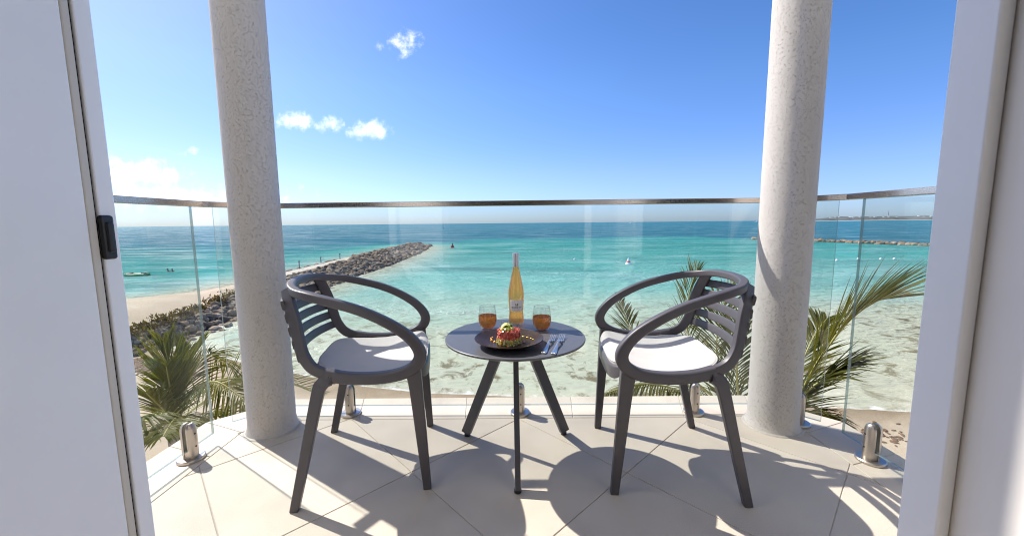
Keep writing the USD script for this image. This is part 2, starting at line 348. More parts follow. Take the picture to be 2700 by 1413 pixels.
# sea: one sheet to the horizon; two mesh attributes say how deep it is and how far the shore is
def spaced(a, b, step, far_lo, far_hi, ratio=1.22):
    mid = list(np.arange(a, b + step / 2, step)); lo, hi = [], []
    s, x = step, a
    while x > far_lo: s *= ratio; x -= s; lo.append(x)
    s, x = step, b
    while x < far_hi: s *= ratio; x += s; hi.append(x)
    return np.array(lo[::-1] + mid + hi)
xs = spaced(-42, 44, .55, -45000, 45000, 1.16); ys = spaced(13, 75, .55, 9, 50000, 1.06)
X, Y, Fc = grid_mesh(xs, ys); P2 = np.c_[X, Y]
D = -shore_dist(P2)
east = np.clip((X + 28) / 12, 0, 1)                    # the bay east of the groyne is shallow; west of it the bed falls away sooner
wob = 34 * (meshkit.fbm(np.c_[X / 75, Y / 30, 0 * X], 4, 5) - .5)
bay = np.interp(Y + wob, [13, 24, 36, 50, 75, 120, 165, 186, 199, 260, 600], [.0, .07, .17, .27, .40, .50, .58, .66, .90, .96, 1.0])
outer = np.interp(Y + wob * .5, [20, 45, 62, 85, 115, 150, 190, 400], [.2, .34, .46, .60, .68, .80, .92, 1.])
brk = np.clip((X - np.interp(Y, [0, 113, 138, 165, 300], [150, 116, 107, 93, 60])) / 8, 0, 1)      # beyond the long low breakwater the water is deep
depth = bay * east + outer * (1 - east)
depth = np.where((Y < 200), np.maximum(depth, brk * .95), depth)
depth = np.minimum(depth, np.clip(.02 + D * .030, 0, 1.0) + .0)
water = trimesh.Trimesh(np.c_[X, Y, np.full_like(X, Z_SEA)], Fc, process=False)
WATER = M('sea_water', {
    'geo': ('geometry', {}), 'dep': ('attribute', {'attribute': 'depth'}), 'sho': ('attribute', {'attribute': 'shore'}),
    # colour of the bed through the water, by depth
    'ramp': ('rgb_ramp', {'ramp': [(0., (.44, .38, .28)), (.04, (.41, .42, .315)), (.12, (.315, .42, .34)), (.22, (.20, .40, .355)), (.32, (.125, .385, .35)), (.45, (.055, .335, .31)), (.60, (.022, .275, .275)), (.72, (.008, .205, .25)), (.86, (.002, .150, .225)), (1., (.002, .135, .205))]}),
    # weed and reef patches
    'mpw': ('mapping', {'scale': (1.05, .95, 1.)}), 'nw': ('noise_texture', {'scale': .8, 'detail': 7., 'roughness': .68, 'distortion': .5}), 'ww': ('rgb_ramp', {'ramp': [(.52, (0, 0, 0)), (.61, (1, 1, 1))]}),
    'mpr': ('mapping', {'scale': (.020, .075, 1.)}), 'nr': ('noise_texture', {'scale': 1., 'detail': 7., 'roughness': .66, 'distortion': .6}), 'wr': ('rgb_ramp', {'ramp': [(.52, (0, 0, 0)), (.68, (1, 1, 1))]}),
    'kw': ('rgb_ramp', {'ramp': [(.0, (0, 0, 0)), (.02, (.2, .2, .2)), (.035, (.85, .85, .85)), (.08, (.6, .6, .6)), (.14, (.22, .22, .22)), (.20, (.08, .08, .08)), (.3, (.0, .0, .0))]}),
    'kr': ('rgb_ramp', {'ramp': [(.16, (0, 0, 0)), (.26, (.45, .45, .45)), (.5, (.75, .75, .75)), (.75, (.5, .5, .5)), (.95, (.25, .25, .25))]}),
    'fw': ('math', {'math_type': 'multiply'}), 'fr': ('math', {'math_type': 'multiply'}),
    'mw': ('mix', {'color2': (.115, .085, .035)}), 'mr': ('mix', {'color2': (.015, .10, .125)}),
    # bright rippled net of light on the shallow bed
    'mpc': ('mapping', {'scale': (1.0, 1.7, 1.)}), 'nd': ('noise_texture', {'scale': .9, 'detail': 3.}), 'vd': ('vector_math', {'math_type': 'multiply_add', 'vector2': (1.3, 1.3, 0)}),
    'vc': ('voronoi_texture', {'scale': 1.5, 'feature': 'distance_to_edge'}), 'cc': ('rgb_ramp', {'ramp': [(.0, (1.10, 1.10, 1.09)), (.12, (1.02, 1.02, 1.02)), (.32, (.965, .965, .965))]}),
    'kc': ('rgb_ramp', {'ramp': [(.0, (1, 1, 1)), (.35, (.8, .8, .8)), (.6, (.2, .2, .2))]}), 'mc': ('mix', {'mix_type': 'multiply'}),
    # foam along the waterline
    'nf': ('noise_texture', {'scale': 1.6, 'detail': 6., 'roughness': .7}), 'sf': ('math', {'math_type': 'multiply_add', 'value2': -2.6, 'value3': 1.65}), 'sa': ('math', {'math_type': 'add'}),
    'ff': ('map_range', {'from_min': .55, 'from_max': .10, 'to_min': 0., 'to_max': .75, 'clamp': True}), 'mf': ('mix', {'color2': (.78, .78, .75)}),
    # waves
    'mp1': ('mapping', {'scale': (.75, 1.5, 1.), 'rotation': (0, 0, .35)}), 'b1': ('noise_texture', {'scale': 1.5, 'detail': 6., 'roughness': .62, 'distortion': .5}),
    'mp2': ('mapping', {'scale': (.10, .26, 1.), 'rotation': (0, 0, .25)}), 'b2': ('noise_texture', {'scale': 1., 'detail': 8., 'roughness': .66}),
    'bs': ('math', {'math_type': 'multiply_add', 'value2': 4.5}), 'bl': ('map_range', {'from_min': 18., 'from_max': 90., 'to_min': .2, 'to_max': 4.5, 'clamp': True}), 'bm': ('math', {'math_type': 'multiply'}), 'b': ('bump', {'strength': 1., 'distance': .16}),
    'len': ('vector_math', {'math_type': 'length'}), 'rr': ('map_range', {'from_min': 22., 'from_max': 95., 'to_min': .18, 'to_max': .60, 'clamp': True}),
    'p': ('diffuse_bsdf', {}), 'gl': ('glossy_bsdf', {'color': (1, 1, 1), 'roughness': .2}), 'lw': ('layer_weight', {'blend': .5}), 'lp': ('math', {'math_type': 'power', 'value2': 5.}), 'lf': ('math', {'math_type': 'multiply_add', 'value2': .085, 'value3': .012}), 'mpg': ('mapping', {'scale': (.045, .16, 1.), 'rotation': (0, 0, -.25)}), 'ng': ('noise_texture', {'scale': 1., 'detail': 9., 'roughness': .72}), 'gg': ('rgb_ramp', {'ramp': [(.36, (.10, .10, .10)), (.52, (.9, .9, .9)), (.60, (2.0, 2.0, 2.0)), (.70, (4., 4., 4.))]}), 'gm': ('math', {'math_type': 'multiply'}), 'mcl': ('mix_closure', {})},
    [('geo.position', 'mpw.vector'), ('mpw.vector', 'nw.vector'), ('nw.fac', 'ww.fac'), ('geo.position', 'mpr.vector'), ('mpr.vector', 'nr.vector'), ('nr.fac', 'wr.fac'), ('dep.fac', 'ramp.fac'), ('dep.fac', 'kw.fac'), ('dep.fac', 'kr.fac'), ('dep.fac', 'kc.fac'),
     ('ww.color', 'fw.value1'), ('kw.color', 'fw.value2'), ('wr.color', 'fr.value1'), ('kr.color', 'fr.value2'), ('ramp.color', 'mw.color1'), ('fw.value', 'mw.fac'), ('mw.color', 'mr.color1'), ('fr.value', 'mr.fac'),
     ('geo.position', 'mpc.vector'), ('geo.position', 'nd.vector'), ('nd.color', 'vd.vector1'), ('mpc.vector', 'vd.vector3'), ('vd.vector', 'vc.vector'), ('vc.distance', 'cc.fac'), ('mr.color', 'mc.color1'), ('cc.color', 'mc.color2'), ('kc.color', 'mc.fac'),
     ('geo.position', 'nf.vector'), ('nf.fac', 'sf.value1'), ('sf.value', 'sa.value1'), ('sho.fac', 'sa.value2'), ('sa.value', 'ff.value'), ('ff.result', 'mf.fac'), ('mc.color', 'mf.color1'), ('mf.color', 'p.color'),
     ('geo.position', 'mp1.vector'), ('mp1.vector', 'b1.vector'), ('geo.position', 'mp2.vector'), ('mp2.vector', 'b2.vector'), ('b2.fac', 'bs.value1'), ('b1.fac', 'bs.value3'), ('bs.value', 'bm.value1'), ('len.value', 'bl.value'), ('bl.result', 'bm.value2'), ('bm.value', 'b.height'), ('b.normal', 'p.normal'), ('geo.position', 'len.vector1'), ('len.value', 'rr.value'), ('rr.result', 'gl.roughness'), ('b.normal', 'gl.normal'), ('lw.facing', 'lp.value1'), ('lp.value', 'lf.value1'), ('geo.position', 'mpg.vector'), ('mpg.vector', 'ng.vector'), ('ng.fac', 'gg.fac'), ('gg.color', 'gm.value2'), ('lf.value', 'gm.value1'), ('gm.value', 'mcl.fac'), ('p.BSDF', 'mcl.closure1'), ('gl.BSDF', 'mcl.closure2')], surface='mcl.closure')
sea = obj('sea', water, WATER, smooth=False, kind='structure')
api = UsdGeom.PrimvarsAPI(sea)
for nm, val in (('depth', depth), ('shore', D)):
    api.CreatePrimvar(nm, Sdf.ValueTypeNames.FloatArray, 'vertex').Set(Vt.FloatArray.FromNumpy(val.astype(np.float32)))

# brown seaweed washed up on the sand
WRACK = plain('dry_seaweed', (.13, .065, .03), .8, noise=(3., .4))
def wrack(name, pts, n, label, spread):
    ms = []
    P = spline(pts, 200)
    for k in range(n):
        c = P[nrg.integers(200)] + nrg.normal(0, spread, 2)
        d = float(shore_dist(np.array([c]))[0]); z = Z_SEA + float(spit_height(np.array([c]), np.array([d]))[0])
        s = nrg.uniform(.03, .10)
        b = trimesh.creation.icosphere(0, s); b.apply_scale([nrg.uniform(.8, 2.2), 1, .35]); b.apply_transform(trimesh.transformations.rotation_matrix(nrg.uniform(0, 6), [0, 0, 1])); b.apply_translation([c[0], c[1], z + .02]); ms.append(b)
    obj(name, cat_m(*ms), WRACK, smooth=False, label=label, cat='seaweed', kind='stuff')
wrack('seaweed_band', [(-20.9, 20.6), (-19.5, 19.6), (-17.6, 18.8), (-15.6, 18.2)], 700, 'band of rust brown seaweed washed up on the small cove left', .38)
wrack('seaweed_scatter', [(10.4, 12.3), (12.6, 12.3), (14.5, 12.0)], 110, 'loose brown seaweed scraps scattered on the sand at lower right', .55)

# ------------------------------------------------------------------ rock groyne
groyne = thing('rock_groyne', 'long boulder groyne with a pale footpath running out into the bay', 'groyne', (0, 0, 0))
ROCKS = [plain('rock_tone_%s' % n, c, .9, noise=(1.6, .35), bump=(6., .6, .05)) for n, c in (('tan', (.25, .172, .105)), ('grey', (.17, .13, .092)), ('dark', (.085, .060, .040)), ('pale', (.30, .235, .165)))]
PATHM = plain('path_concrete', (.46, .40, .32), .85, noise=(1.5, .1))
def rock(c, s, rg):
    b = trimesh.creation.icosphere(1, 1.0)
    o = rg.uniform(0, 100, 3)
    b.vertices *= (.62 + .75 * meshkit.noise(b.vertices * 1.15 + o))[:, None]
    b.apply_scale([s * rg.uniform(.8, 1.25), s * rg.uniform(.8, 1.25), s * rg.uniform(.55, .85)])
    b.apply_transform(trimesh.transformations.euler_matrix(rg.uniform(-.5, .5), rg.uniform(-.5, .5), rg.uniform(0, 6.3)))
    b.apply_translation(c)
    return b
east_edge = np.array([(-21.3, 21.5), (-21.6, 23.6), (-22.1, 27), (-22.2, 30), (-22.0, 34), (-21.9, 40), (-22.3, 48), (-22.8, 57), (-22.5, 65), (-22.9, 78), (-24., 98), (-25.6, 115), (-27.6, 129)])
crest_x = lambda y: np.interp(y, [20, 22.5, 24, 26, 28, 31, 33, 35, 40, 44.5, 56, 69, 72, 84, 100, 116, 127], [-24.5, -23.4, -23.0, -23.2, -23.6, -24.3, -24.6, -24.9, -25.9, -26.9, -27.6, -27.7, -28., -28.3, -28.8, -29.6, -30.2])
west_x = lambda y: np.interp(y, [60, 70, 80, 100, 118, 130], [-31, -32., -32.6, -33, -33, -31.6])
rocks = []
rg = np.random.default_rng(3)
def groyne_top(y):
    return np.interp(y, [22, 30, 40, 60, 72, 110, 124, 132], [.95, 1.1, 1.25, 1.32, 1.55, 1.5, 1.15, .2])
y = 20.5
while y < 131.5:
    step = np.interp(y, [22, 40, 70, 130], [.38, .46, .66, 1.05])
    ex, cx = np.interp(y, east_edge[:, 1], east_edge[:, 0]), crest_x(y)
    n = max(2, int((ex - cx) / (step * .82)))
    for k in range(n + 1):
        t = k / n
        x = ex + (cx - ex) * t + rg.uniform(-.3, .3) * step
        z = Z_SEA + groyne_top(y) * (t ** .85) - .12 + rg.uniform(-.12, .16)
        s = step * rg.uniform(.45, .92)
        rocks.append((x, y + rg.uniform(-.4, .4) * step, z, s))
    if y > 70:                                        # beyond the path's end the crest and the far slope are rock too
        wx = west_x(y)
        for k in range(int((cx - wx) / (step * .8)) + 1):
            t = k * step * .8 / max(cx - wx, .1)
            x = cx + (wx - cx) * t
            rocks.append((x + rg.uniform(-.3, .3), y + rg.uniform(-.4, .4) * step, Z_SEA + groyne_top(y) * (1 - max(0, t - .25) / .75) - .1 + rg.uniform(-.1, .2), step * rg.uniform(.5, .85)))
    elif y > 44:                                      # a few rocks peep over the far side of the path
        for k in range(2):
            rocks.append((crest_x(y) - 2.9 - rg.uniform(0, 1.4), y + rg.uniform(-.5, .5), Z_SEA + groyne_top(y) - .5 + rg.uniform(-.2, .15), step * rg.uniform(.5, .8)))
    y += step * .82
for k in range(60):                                    # loose rocks in the shallows at the foot
    yy = rg.uniform(23, 44); ex = np.interp(yy, east_edge[:, 1], east_edge[:, 0])
    rocks.append((ex + rg.uniform(.1, 1.3), yy, Z_SEA + rg.uniform(-.12, .06), rg.uniform(.14, .34)))
view = lambda r: r[3] / math.hypot(r[0], r[1])
rocks = [r for r in rocks if abs(r[0]) < 1.06 * r[1] or r[1] > 30]
inview = sorted([r for r in rocks if -1.04 < r[0] / r[1]], key=view, reverse=True)
single = inview[:300]; rest = inview[300:]
for r in single:
    obj('rock', rock(r[:3], r[3], rg), ROCKS[rg.choice(4, p=[.32, .36, .17, .15])], groyne, smooth=False)
tones = [[], [], [], []]
for r in rest:
    tones[rg.choice(4, p=[.34, .34, .16, .16])].append(rock(r[:3], r[3], rg))
names = ['tan_rock_mass', 'grey_rock_mass', 'dark_rock_mass', 'pale_rock_mass']
for nme, ms, mt in zip(names, tones, ROCKS):
    obj(nme, cat_m(*ms), mt, groyne, smooth=False, kind='stuff')
# core under the boulders, and the path on the crest
ysr = np.linspace(22, 131, 70); core = []
for yy in ysr:
    ex, cx, top = np.interp(yy, east_edge[:, 1], east_edge[:, 0]) - .3, crest_x(yy), groyne_top(yy)
    wx = west_x(yy) + .4 if yy > 66 else cx - 4.
    core.append([(ex, yy, Z_SEA - .6), (cx + .3, yy, Z_SEA + top - .30), (min(cx - 1.6, cx), yy, Z_SEA + top - .30), (wx, yy, Z_SEA - .6)])
core = np.array(core); nr, nc = core.shape[:2]
i, j = np.meshgrid(np.arange(nr - 1), np.arange(nc - 1), indexing='ij')
q = np.stack([i * nc + j, i * nc + j + 1, (i + 1) * nc + j + 1, (i + 1) * nc + j], -1).reshape(-1, 4)
obj('rubble_core', trimesh.Trimesh(core.reshape(-1, 3), np.vstack([q[:, [0, 1, 2]], q[:, [0, 2, 3]]]), process=False), ROCKS[2], groyne, smooth=False)
pl = np.array([(-28.5, 42.), (-28.2, 45.), (-28.5, 50), (-28.8, 57), (-28.9, 66), (-29.1, 70.5)])
pc = spline(pl, 40); pc3 = np.c_[pc, Z_SEA + np.interp(pc[:, 1], [33, 40, 60, 72], [1.2, 1.27, 1.33, 1.45])]
obj('footpath', sweep(pc3, (1, 0, 0), 1.0, .13, r=.1, n=2), PATHM, groyne)
BOLL = plain('bollard_paint', (.12, .13, .15), .5)
for bx, by in ((752, 689), (792, 682), (832, 674), (873, 667), (905, 680)):
    pass
for k, yy in enumerate((47.5, 54.0, 60.5, 67.5)):
    b = thing('path_bollard', ['slim dark bollard light beside the footpath, nearest of the four', 'slim dark bollard light beside the footpath, second nearest', 'slim dark bollard light beside the footpath, third nearest', 'slim dark bollard light at the rocky end of the footpath'][k],
              'bollard', (np.interp(yy, pc[:, 1], pc[:, 0]) - .85, yy, Z_SEA + 1.4), group='bollards along the groyne path')
    obj('post', trimesh.creation.cylinder(.06, 1.0, sections=10, transform=trimesh.transformations.translation_matrix([0, 0, .5])), BOLL, b)
    obj('lamp_head', trimesh.creation.cylinder(.12, .14, sections=10, transform=trimesh.transformations.translation_matrix([0, 0, 1.07])), BOLL, b)

# low scrub on the crest of the spit
SCRUB = leaf_mat('scrub_leaf', (.085, .065, .030), (.15, .112, .055))
def shrub(c, rx, ry, rz, label):
    n = int(300 * max(rx, .6)); ms = []
    p = np.clip(nrg.normal(0, .42, (n, 3)), -.85, .85); p[:, 2] = np.abs(p[:, 2])
    p *= [rx, ry, rz]
    base = []
    v, f = [], []
    for q_ in p:
        a, b = nrg.normal(0, 1, 3), nrg.normal(0, 1, 3); a[2] = abs(a[2]) + .4
        a /= np.linalg.norm(a); b = np.cross(a, b); b /= np.linalg.norm(b)
        s = nrg.uniform(.09, .2); k = len(v)
        v += [q_ - b * s * .45, q_ + b * s * .45, q_ + a * s * 1.3]
        f.append((k, k + 1, k + 2))
    t = thing('low_shrub', label, 'shrub', c, group='scrub along the top of the boulder slope')
    obj('foliage', trimesh.Trimesh(v, f, process=False), SCRUB, t, smooth=False)
    st = [sweep(np.array([(0, 0, -.1), (.4 * rx * math.cos(a), .4 * ry * math.sin(a), .55 * rz)]), (1, .3, 0), .03, .03, n=2) for a in (0.3, 2.2, 4.4)]
    obj('stem', cat_m(*st), ROCKS[2], t, smooth=False)
sh = [(-23.2, 22.6, 1.0, 'olive scrub bush at the left end above the boulders, next to the white door'), (-23.2, 24.0, .8, 'second scrub bush from the left above the boulders'), (-23.3, 25.6, 1.05, 'broad dry scrub bush in the middle of the left glass panel'),
      (-23.7, 27.6, 1.0, 'grey green scrub bush left of the glass panel gap'), (-24.3, 29.6, .8, 'small scrub bush just left of the glass panel gap'), (-24.9, 32.4, 1.1, 'scrub bush seen in the gap between two glass panels'), (-25.4, 35.2, 1.1, 'scrub bush beside the left column and the path'), (-23.9, 21.6, 1.0, 'low dark scrub bush at the very edge of the white door')]
for x_, y_, s_, lb in sh:
    shrub((x_, y_, Z_SEA + 1.0), s_, s_ * .9, s_ * .62, lb)

# long low breakwater on the right
bw = thing('low_breakwater', 'long low line of tan boulders across the bay at right', 'breakwater', (0, 0, 0))
pbw = spline([(97, 158), (107, 138), (112, 125), (116.5, 113), (121, 100), (127, 82)], 150)
kk = 0; mass = []
for p in pbw:
    for q_ in range(2):
        r = rock((p[0] + rg.uniform(-.9, .9), p[1] + rg.uniform(-.5, .5), Z_SEA + rg.uniform(-.05, .35)), rg.uniform(.6, 1.0), rg)
        obj('boulder', r, ROCKS[rg.choice(4, p=[.45, .25, .1, .2])], bw, smooth=False)

# far coast at right on the horizon
FAR = M('far_land', {'geo': ('geometry', {}), 'n': ('noise_texture', {'scale': .012, 'detail': 6.}), 'r': ('rgb_ramp', {'ramp': [(.35, (.07, .09, .095)), (.6, (.15, .155, .145))]}), 'p': ('principled_bsdf', {'roughness': .95, 'specular_ior_level': .1})},
        [('geo.position', 'n.vector'), ('n.fac', 'r.fac'), ('r.color', 'p.base_color')])
FARSAND = plain('far_sand', (.55, .50, .44), .9); FARWHITE = plain('far_white_render', (.75, .73, .70), .8)
n = 160; ux = np.linspace(.72, 1.6, n); dist = 3800.
hgt = np.clip((ux - .735) / .10, 0, 1) * (26 + 26 * meshkit.fbm(np.c_[ux * 14, 0 * ux, 0 * ux], 4, 3)) + 1.0
far = []
for u_, h_ in zip(ux, hgt):
    far.append([(u_ * dist, dist, Z_SEA), (u_ * (dist + 30), dist + 30, Z_SEA + 3.2), (u_ * (dist + 60), dist + 60, Z_SEA + 4 + h_ * .45), (u_ * (dist + 400), dist + 400, Z_SEA + 3 + h_), (u_ * (dist + 900), dist + 900, Z_SEA)])
far = np.array(far); nr, nc = far.shape[:2]
i, j = np.meshgrid(np.arange(nr - 1), np.arange(nc - 1), indexing='ij')
q = np.stack([i * nc + j, (i + 1) * nc + j, (i + 1) * nc + j + 1, i * nc + j + 1], -1).reshape(-1, 4)
tri = np.vstack([q[:, [0, 1, 2]], q[:, [0, 2, 3]]])
obj('far_coast', trimesh.Trimesh(far.reshape(-1, 3), tri, process=False), FAR, kind='structure', smooth=True)
obj('far_shore_sand', trimesh.Trimesh(far[:, :2].reshape(-1, 3) + [0, -2, .3], np.vstack([[(k * 2, k * 2 + 2, k * 2 + 3), (k * 2, k * 2 + 3, k * 2 + 1)] for k in range(nr - 1)]), process=False), FARSAND, kind='structure')
hs = []
for k in range(60):
    u_ = nrg.uniform(.79, 1.55); h_ = np.interp(u_, ux, hgt); t = nrg.uniform(.1, 1.)
    w, hh = nrg.uniform(8, 20), nrg.uniform(3, 6); yy = dist + 50 + 300 * t; zz = Z_SEA + 3 + h_ * (.35 + .62 * t)
    hs.append(box(u_ * yy - w / 2, u_ * yy + w / 2, yy - 8, yy + 8, zz - 4, zz + hh * .8))
obj('far_town', cat_m(*hs), FARWHITE, label='scatter of tiny white buildings on the far coast at right', cat='town', kind='stuff', smooth=False)
tw = thing('far_mast', 'thin mast rising from the far coast at right', 'mast', (.957 * 4100, 4100, Z_SEA + 20))
obj('lattice_mast', cat_m(box(-1.5, 1.5, -1.5, 1.5, 0, 62), box(-.5, .5, -.5, .5, 62, 80)), FAR, tw)

# ------------------------------------------------------------------ the house behind and around the camera
DOOR_Y, XL, XR = .60, -.60, .658
house = thing('house', 'white rendered house whose open doorway frames the balcony', 'building', (0, 0, 0))
obj('wall', cat_m(box(-5.0, XL - .02, .30, DOOR_Y - .005, -6.6, 6.5)), WALL, house)
obj('wall', cat_m(box(XR, 5.0, .06, DOOR_Y, -6.6, 6.5)), WALL, house)
DGLASS = plain('dark_glazing', (.012, .014, .016), .04, spec=.5)
for x0_, x1_ in ((-2.75, -.98), (.98, 2.75)):
    w_ = obj('window', cat_m(box(x0_, x1_, DOOR_Y - .004, DOOR_Y + .012, .0, .06), box(x0_, x1_, DOOR_Y - .004, DOOR_Y + .012, 2.30, 2.36), *[box(x_ - .03, x_ + .03, DOOR_Y - .004, DOOR_Y + .0115, .06, 2.30) for x_ in (x0_ + .03, (x0_ + x1_) / 2, x1_ - .03)]), DOOR_W, house, smooth=False)
    for xa, xb in ((x0_ + .06, (x0_ + x1_) / 2 - .03), ((x0_ + x1_) / 2 + .03, x1_ - .06)):
        obj('pane', box(xa, xb, DOOR_Y - .003, DOOR_Y + .004, .06, 2.30), DGLASS, w_, smooth=False)
obj('lintel', box(XL - .02, XR, .30, DOOR_Y - .005, 2.35, 6.5), WALL, house)
obj('threshold', box(XL - .02, XR, .06, DOOR_Y - .006, -.30, -.002), TILE, house)
obj('room_wall', cat_m(box(-2.6, -2.5, -4.0, .30, -.3, 2.7), box(2.5, 2.6, -4.0, .06, -.3, 2.7), box(-2.6, 2.6, -4.1, -4.0, -.3, 2.7)), WALL, house)
obj('room_floor', box(-2.5, 2.5, -4.0, .06, -.3, -.004), TILE, house)
obj('room_ceiling', box(-2.6, 2.6, -4.1, .30, 2.7, 2.8), CEIL, house)
obj('roof_slab', box(-3.6, 3.6, .6, 2.06, 6.2, 6.45), CEIL, house)

door = thing('sliding_door', 'white sliding door leaf pushed open at the left edge', 'door', (XL, 0, 0))
obj('stile', rbox(-.05, 0., .574, DOOR_Y, 0.0, 2.34, .003), DOOR_W, door)
obj('gasket', box(-.045, -.004, .571, .574, 0, 2.34), DARK, door)
obj('stile', rbox(-.05, -.001, .559, .571, 0, 2.34, .0025), CREAM, door, label='narrow cream edge strip')
obj('stile', rbox(-.05, 0., .30, .559, 0, 2.34, .004), DOOR_W, door)
obj('handle', cat_m(rbox(-.004, .005, .572, .591, .925, .99, .004), rbox(-.004, .009, .576, .587, .935, .98, .0035)), BLACKP, door)
jamb = thing('door_jamb', 'pale door jamb at the lower right edge', 'door frame', (XR, 0, 0))
obj('frame_post', rbox(-.022, -.001, .54, DOOR_Y - .004, 0, 2.34, .003), DOOR_W, jamb)

# ------------------------------------------------------------------ balcony floor
outer = sg.Polygon([(-1.535, .606), (-1.535, 1.855), (-1.26, 2.108), (1.305, 2.104), (1.603, 1.80), (1.603, .606)])
inner = sg.Polygon([(-1.29, .606), (-1.29, 1.755), (-1.165, 1.868), (1.205, 1.862), (1.358, 1.706), (1.358, .606)])
GA = .7653; n1 = np.array([math.cos(GA), math.sin(GA)]); n2 = np.array([-n1[1], n1[0]])
floor = tag(UsdGeom.Xform.Define(stage, '/World/balcony_floor').GetPrim(), kind='structure')
G_ = .0013
def add_tile(poly, name='floor_tile'):
    poly = poly.buffer(-G_, join_style='mitre')
    for g_ in getattr(poly, 'geoms', [poly]):
        if g_.is_empty or g_.area < 4e-4: continue
        c = np.array(g_.exterior.coords)[:-1]
        # chamfered tile
        top = g_.buffer(-.0016, join_style='mitre')
        lo = extrude(g_, -.012, -.0016)
        if top.is_empty or not hasattr(top, 'exterior') or len(top.exterior.coords) != len(g_.exterior.coords):
            obj(name, extrude(g_, -.012, 0), TILE, floor, smooth=False); continue
        obj(name, cat_m(trimesh.convex.convex_hull(np.vstack([np.c_[c, np.full(len(c), -.0016)], np.c_[np.array(top.exterior.coords)[:-1], np.zeros(len(c))], np.c_[c, np.full(len(c), -.012)]]))), TILE, floor, smooth=False)
for a in range(-4, 6):
    for b in range(-4, 6):
        u0, v0 = .7086 + .6 * (a - 1), .723 + .6 * (b - 1)
        sq = sg.Polygon([tuple(n1 * u + n2 * v) for u, v in ((u0, v0), (u0 + .6, v0), (u0 + .6, v0 + .6), (u0, v0 + .6))])
        c = sq.intersection(inner)
        if not c.is_empty and c.area > 1e-4: add_tile(c)
# border strips
oc, ic = list(outer.exterior.coords), list(inner.exterior.coords)
fx = [-.84, -.26, .325, .93]
xs_ = [None] + fx + [None]
def quad(a, b, c, d): return sg.Polygon([a, b, c, d])
lerp = lambda p, q, t: (p[0] + (q[0] - p[0]) * t, p[1] + (q[1] - p[1]) * t)
def strip(o0, o1, i0, i1, cuts):
    cuts = [0] + cuts + [1]
    for s, t in zip(cuts[:-1], cuts[1:]):
        add_tile(quad(lerp(o0, o1, s), lerp(o0, o1, t), lerp(i0, i1, t), lerp(i0, i1, s)), 'border_tile')
strip(oc[2], oc[3], ic[2], ic[3], [(x - oc[2][0]) / (oc[3][0] - oc[2][0]) for x in fx])
strip(oc[1], oc[2], ic[1], ic[2], []); strip(oc[3], oc[4], ic[3], ic[4], [])
strip(oc[0], oc[1], ic[0], ic[1], [.35, .83]); strip(oc[4], oc[5], ic[4], ic[5], [.22, .7])
obj('grout_bed', extrude(outer.buffer(-.004), -.03, -.0032), GROUT, floor, smooth=False)
obj('slab', extrude(outer.buffer(-.010), -.28, -.031), FASCIA, floor, smooth=False)

# ------------------------------------------------------------------ columns
SEAL = plain('sealant', (.40, .37, .33), .6, noise=(60., .15))
COLS = [((-1.163, 1.791), .1015, 'round rough stucco column on the left, crossed by the chair shadow'), ((1.244, 1.782), .1055, 'round rough stucco column on the right, half in sunlight')]
for (cx, cy), r, lb in COLS:
    c = thing('column', lb, 'column', (cx, cy, 0))
    prof = [(r + .012, 0), (r + .010, .006), (r + .004, .022), (r, .05)] + [(r, z) for z in np.linspace(.08, 6.2, 420)]
    mshaft = lathe(prof, 150)
    v = mshaft.vertices
    rr = np.hypot(v[:, 0], v[:, 1])
    sdv = meshkit.fbm(np.c_[v[:, 0] * 42, v[:, 1] * 42, v[:, 2] * 26] + 3.3, 3, 11) - .5
    v[:, :2] *= (1 + .0006 / rr * np.clip(sdv * 3, -1, 1) * np.clip(v[:, 2] / .05, 0, 1))[:, None]
    mshaft.vertices = v
    obj('shaft', mshaft, STUCCO, c, smooth=True)
    obj('base_sealant', lathe([(r + .008, .0), (r + .0205, .0), (r + .019, .0025), (r + .0125, .006), (r + .008, .007)], 96), SEAL, c)

# ------------------------------------------------------------------ glass balustrade
GZ0, GZ1, GT = .047, 1.058, .0125
bal = thing('glass_balustrade', 'frameless glass balustrade with slim steel handrail around the balcony edge', 'balustrade', (0, 0, 0))
def at_pose(mesh, x, y, rz):
    mesh.apply_transform(trimesh.transformations.rotation_matrix(rz, [0, 0, 1])); mesh.apply_translation([x, y, 0]); return mesh
def glass(a, b):
    a, b = np.array(a, float), np.array(b, float); L = np.linalg.norm(b - a); c = (a + b) / 2; rz = math.atan2(*(b - a)[::-1])
    t = obj('glass_panel', at_pose(box(-L / 2, L / 2, -GT / 2, GT / 2, GZ0, GZ1), *c, rz), GLASS, bal, smooth=False)
    e, g2 = .0012, GT / 2 - .0004
    for bx_ in (box(-L / 2 - e, -L / 2 - .0002, -g2, g2, GZ0, GZ1), box(L / 2 + .0002, L / 2 + e, -g2, g2, GZ0, GZ1), box(-L / 2, L / 2, -g2, g2, GZ0 - e, GZ0 - .0002)):
        obj('edge', at_pose(bx_, *c, rz), GLASS_EDGE, t, smooth=False)
GY = 1.918
glass((-1.366, .62), (-1.354, 1.665))
glass((-1.338, 1.768), (-1.215, 1.890))
glass((-1.195, GY + .012), (1.262, GY - .014))
glass((1.285, 1.868), (1.428, 1.722))
glass((1.447, 1.620), (1.459, .62))

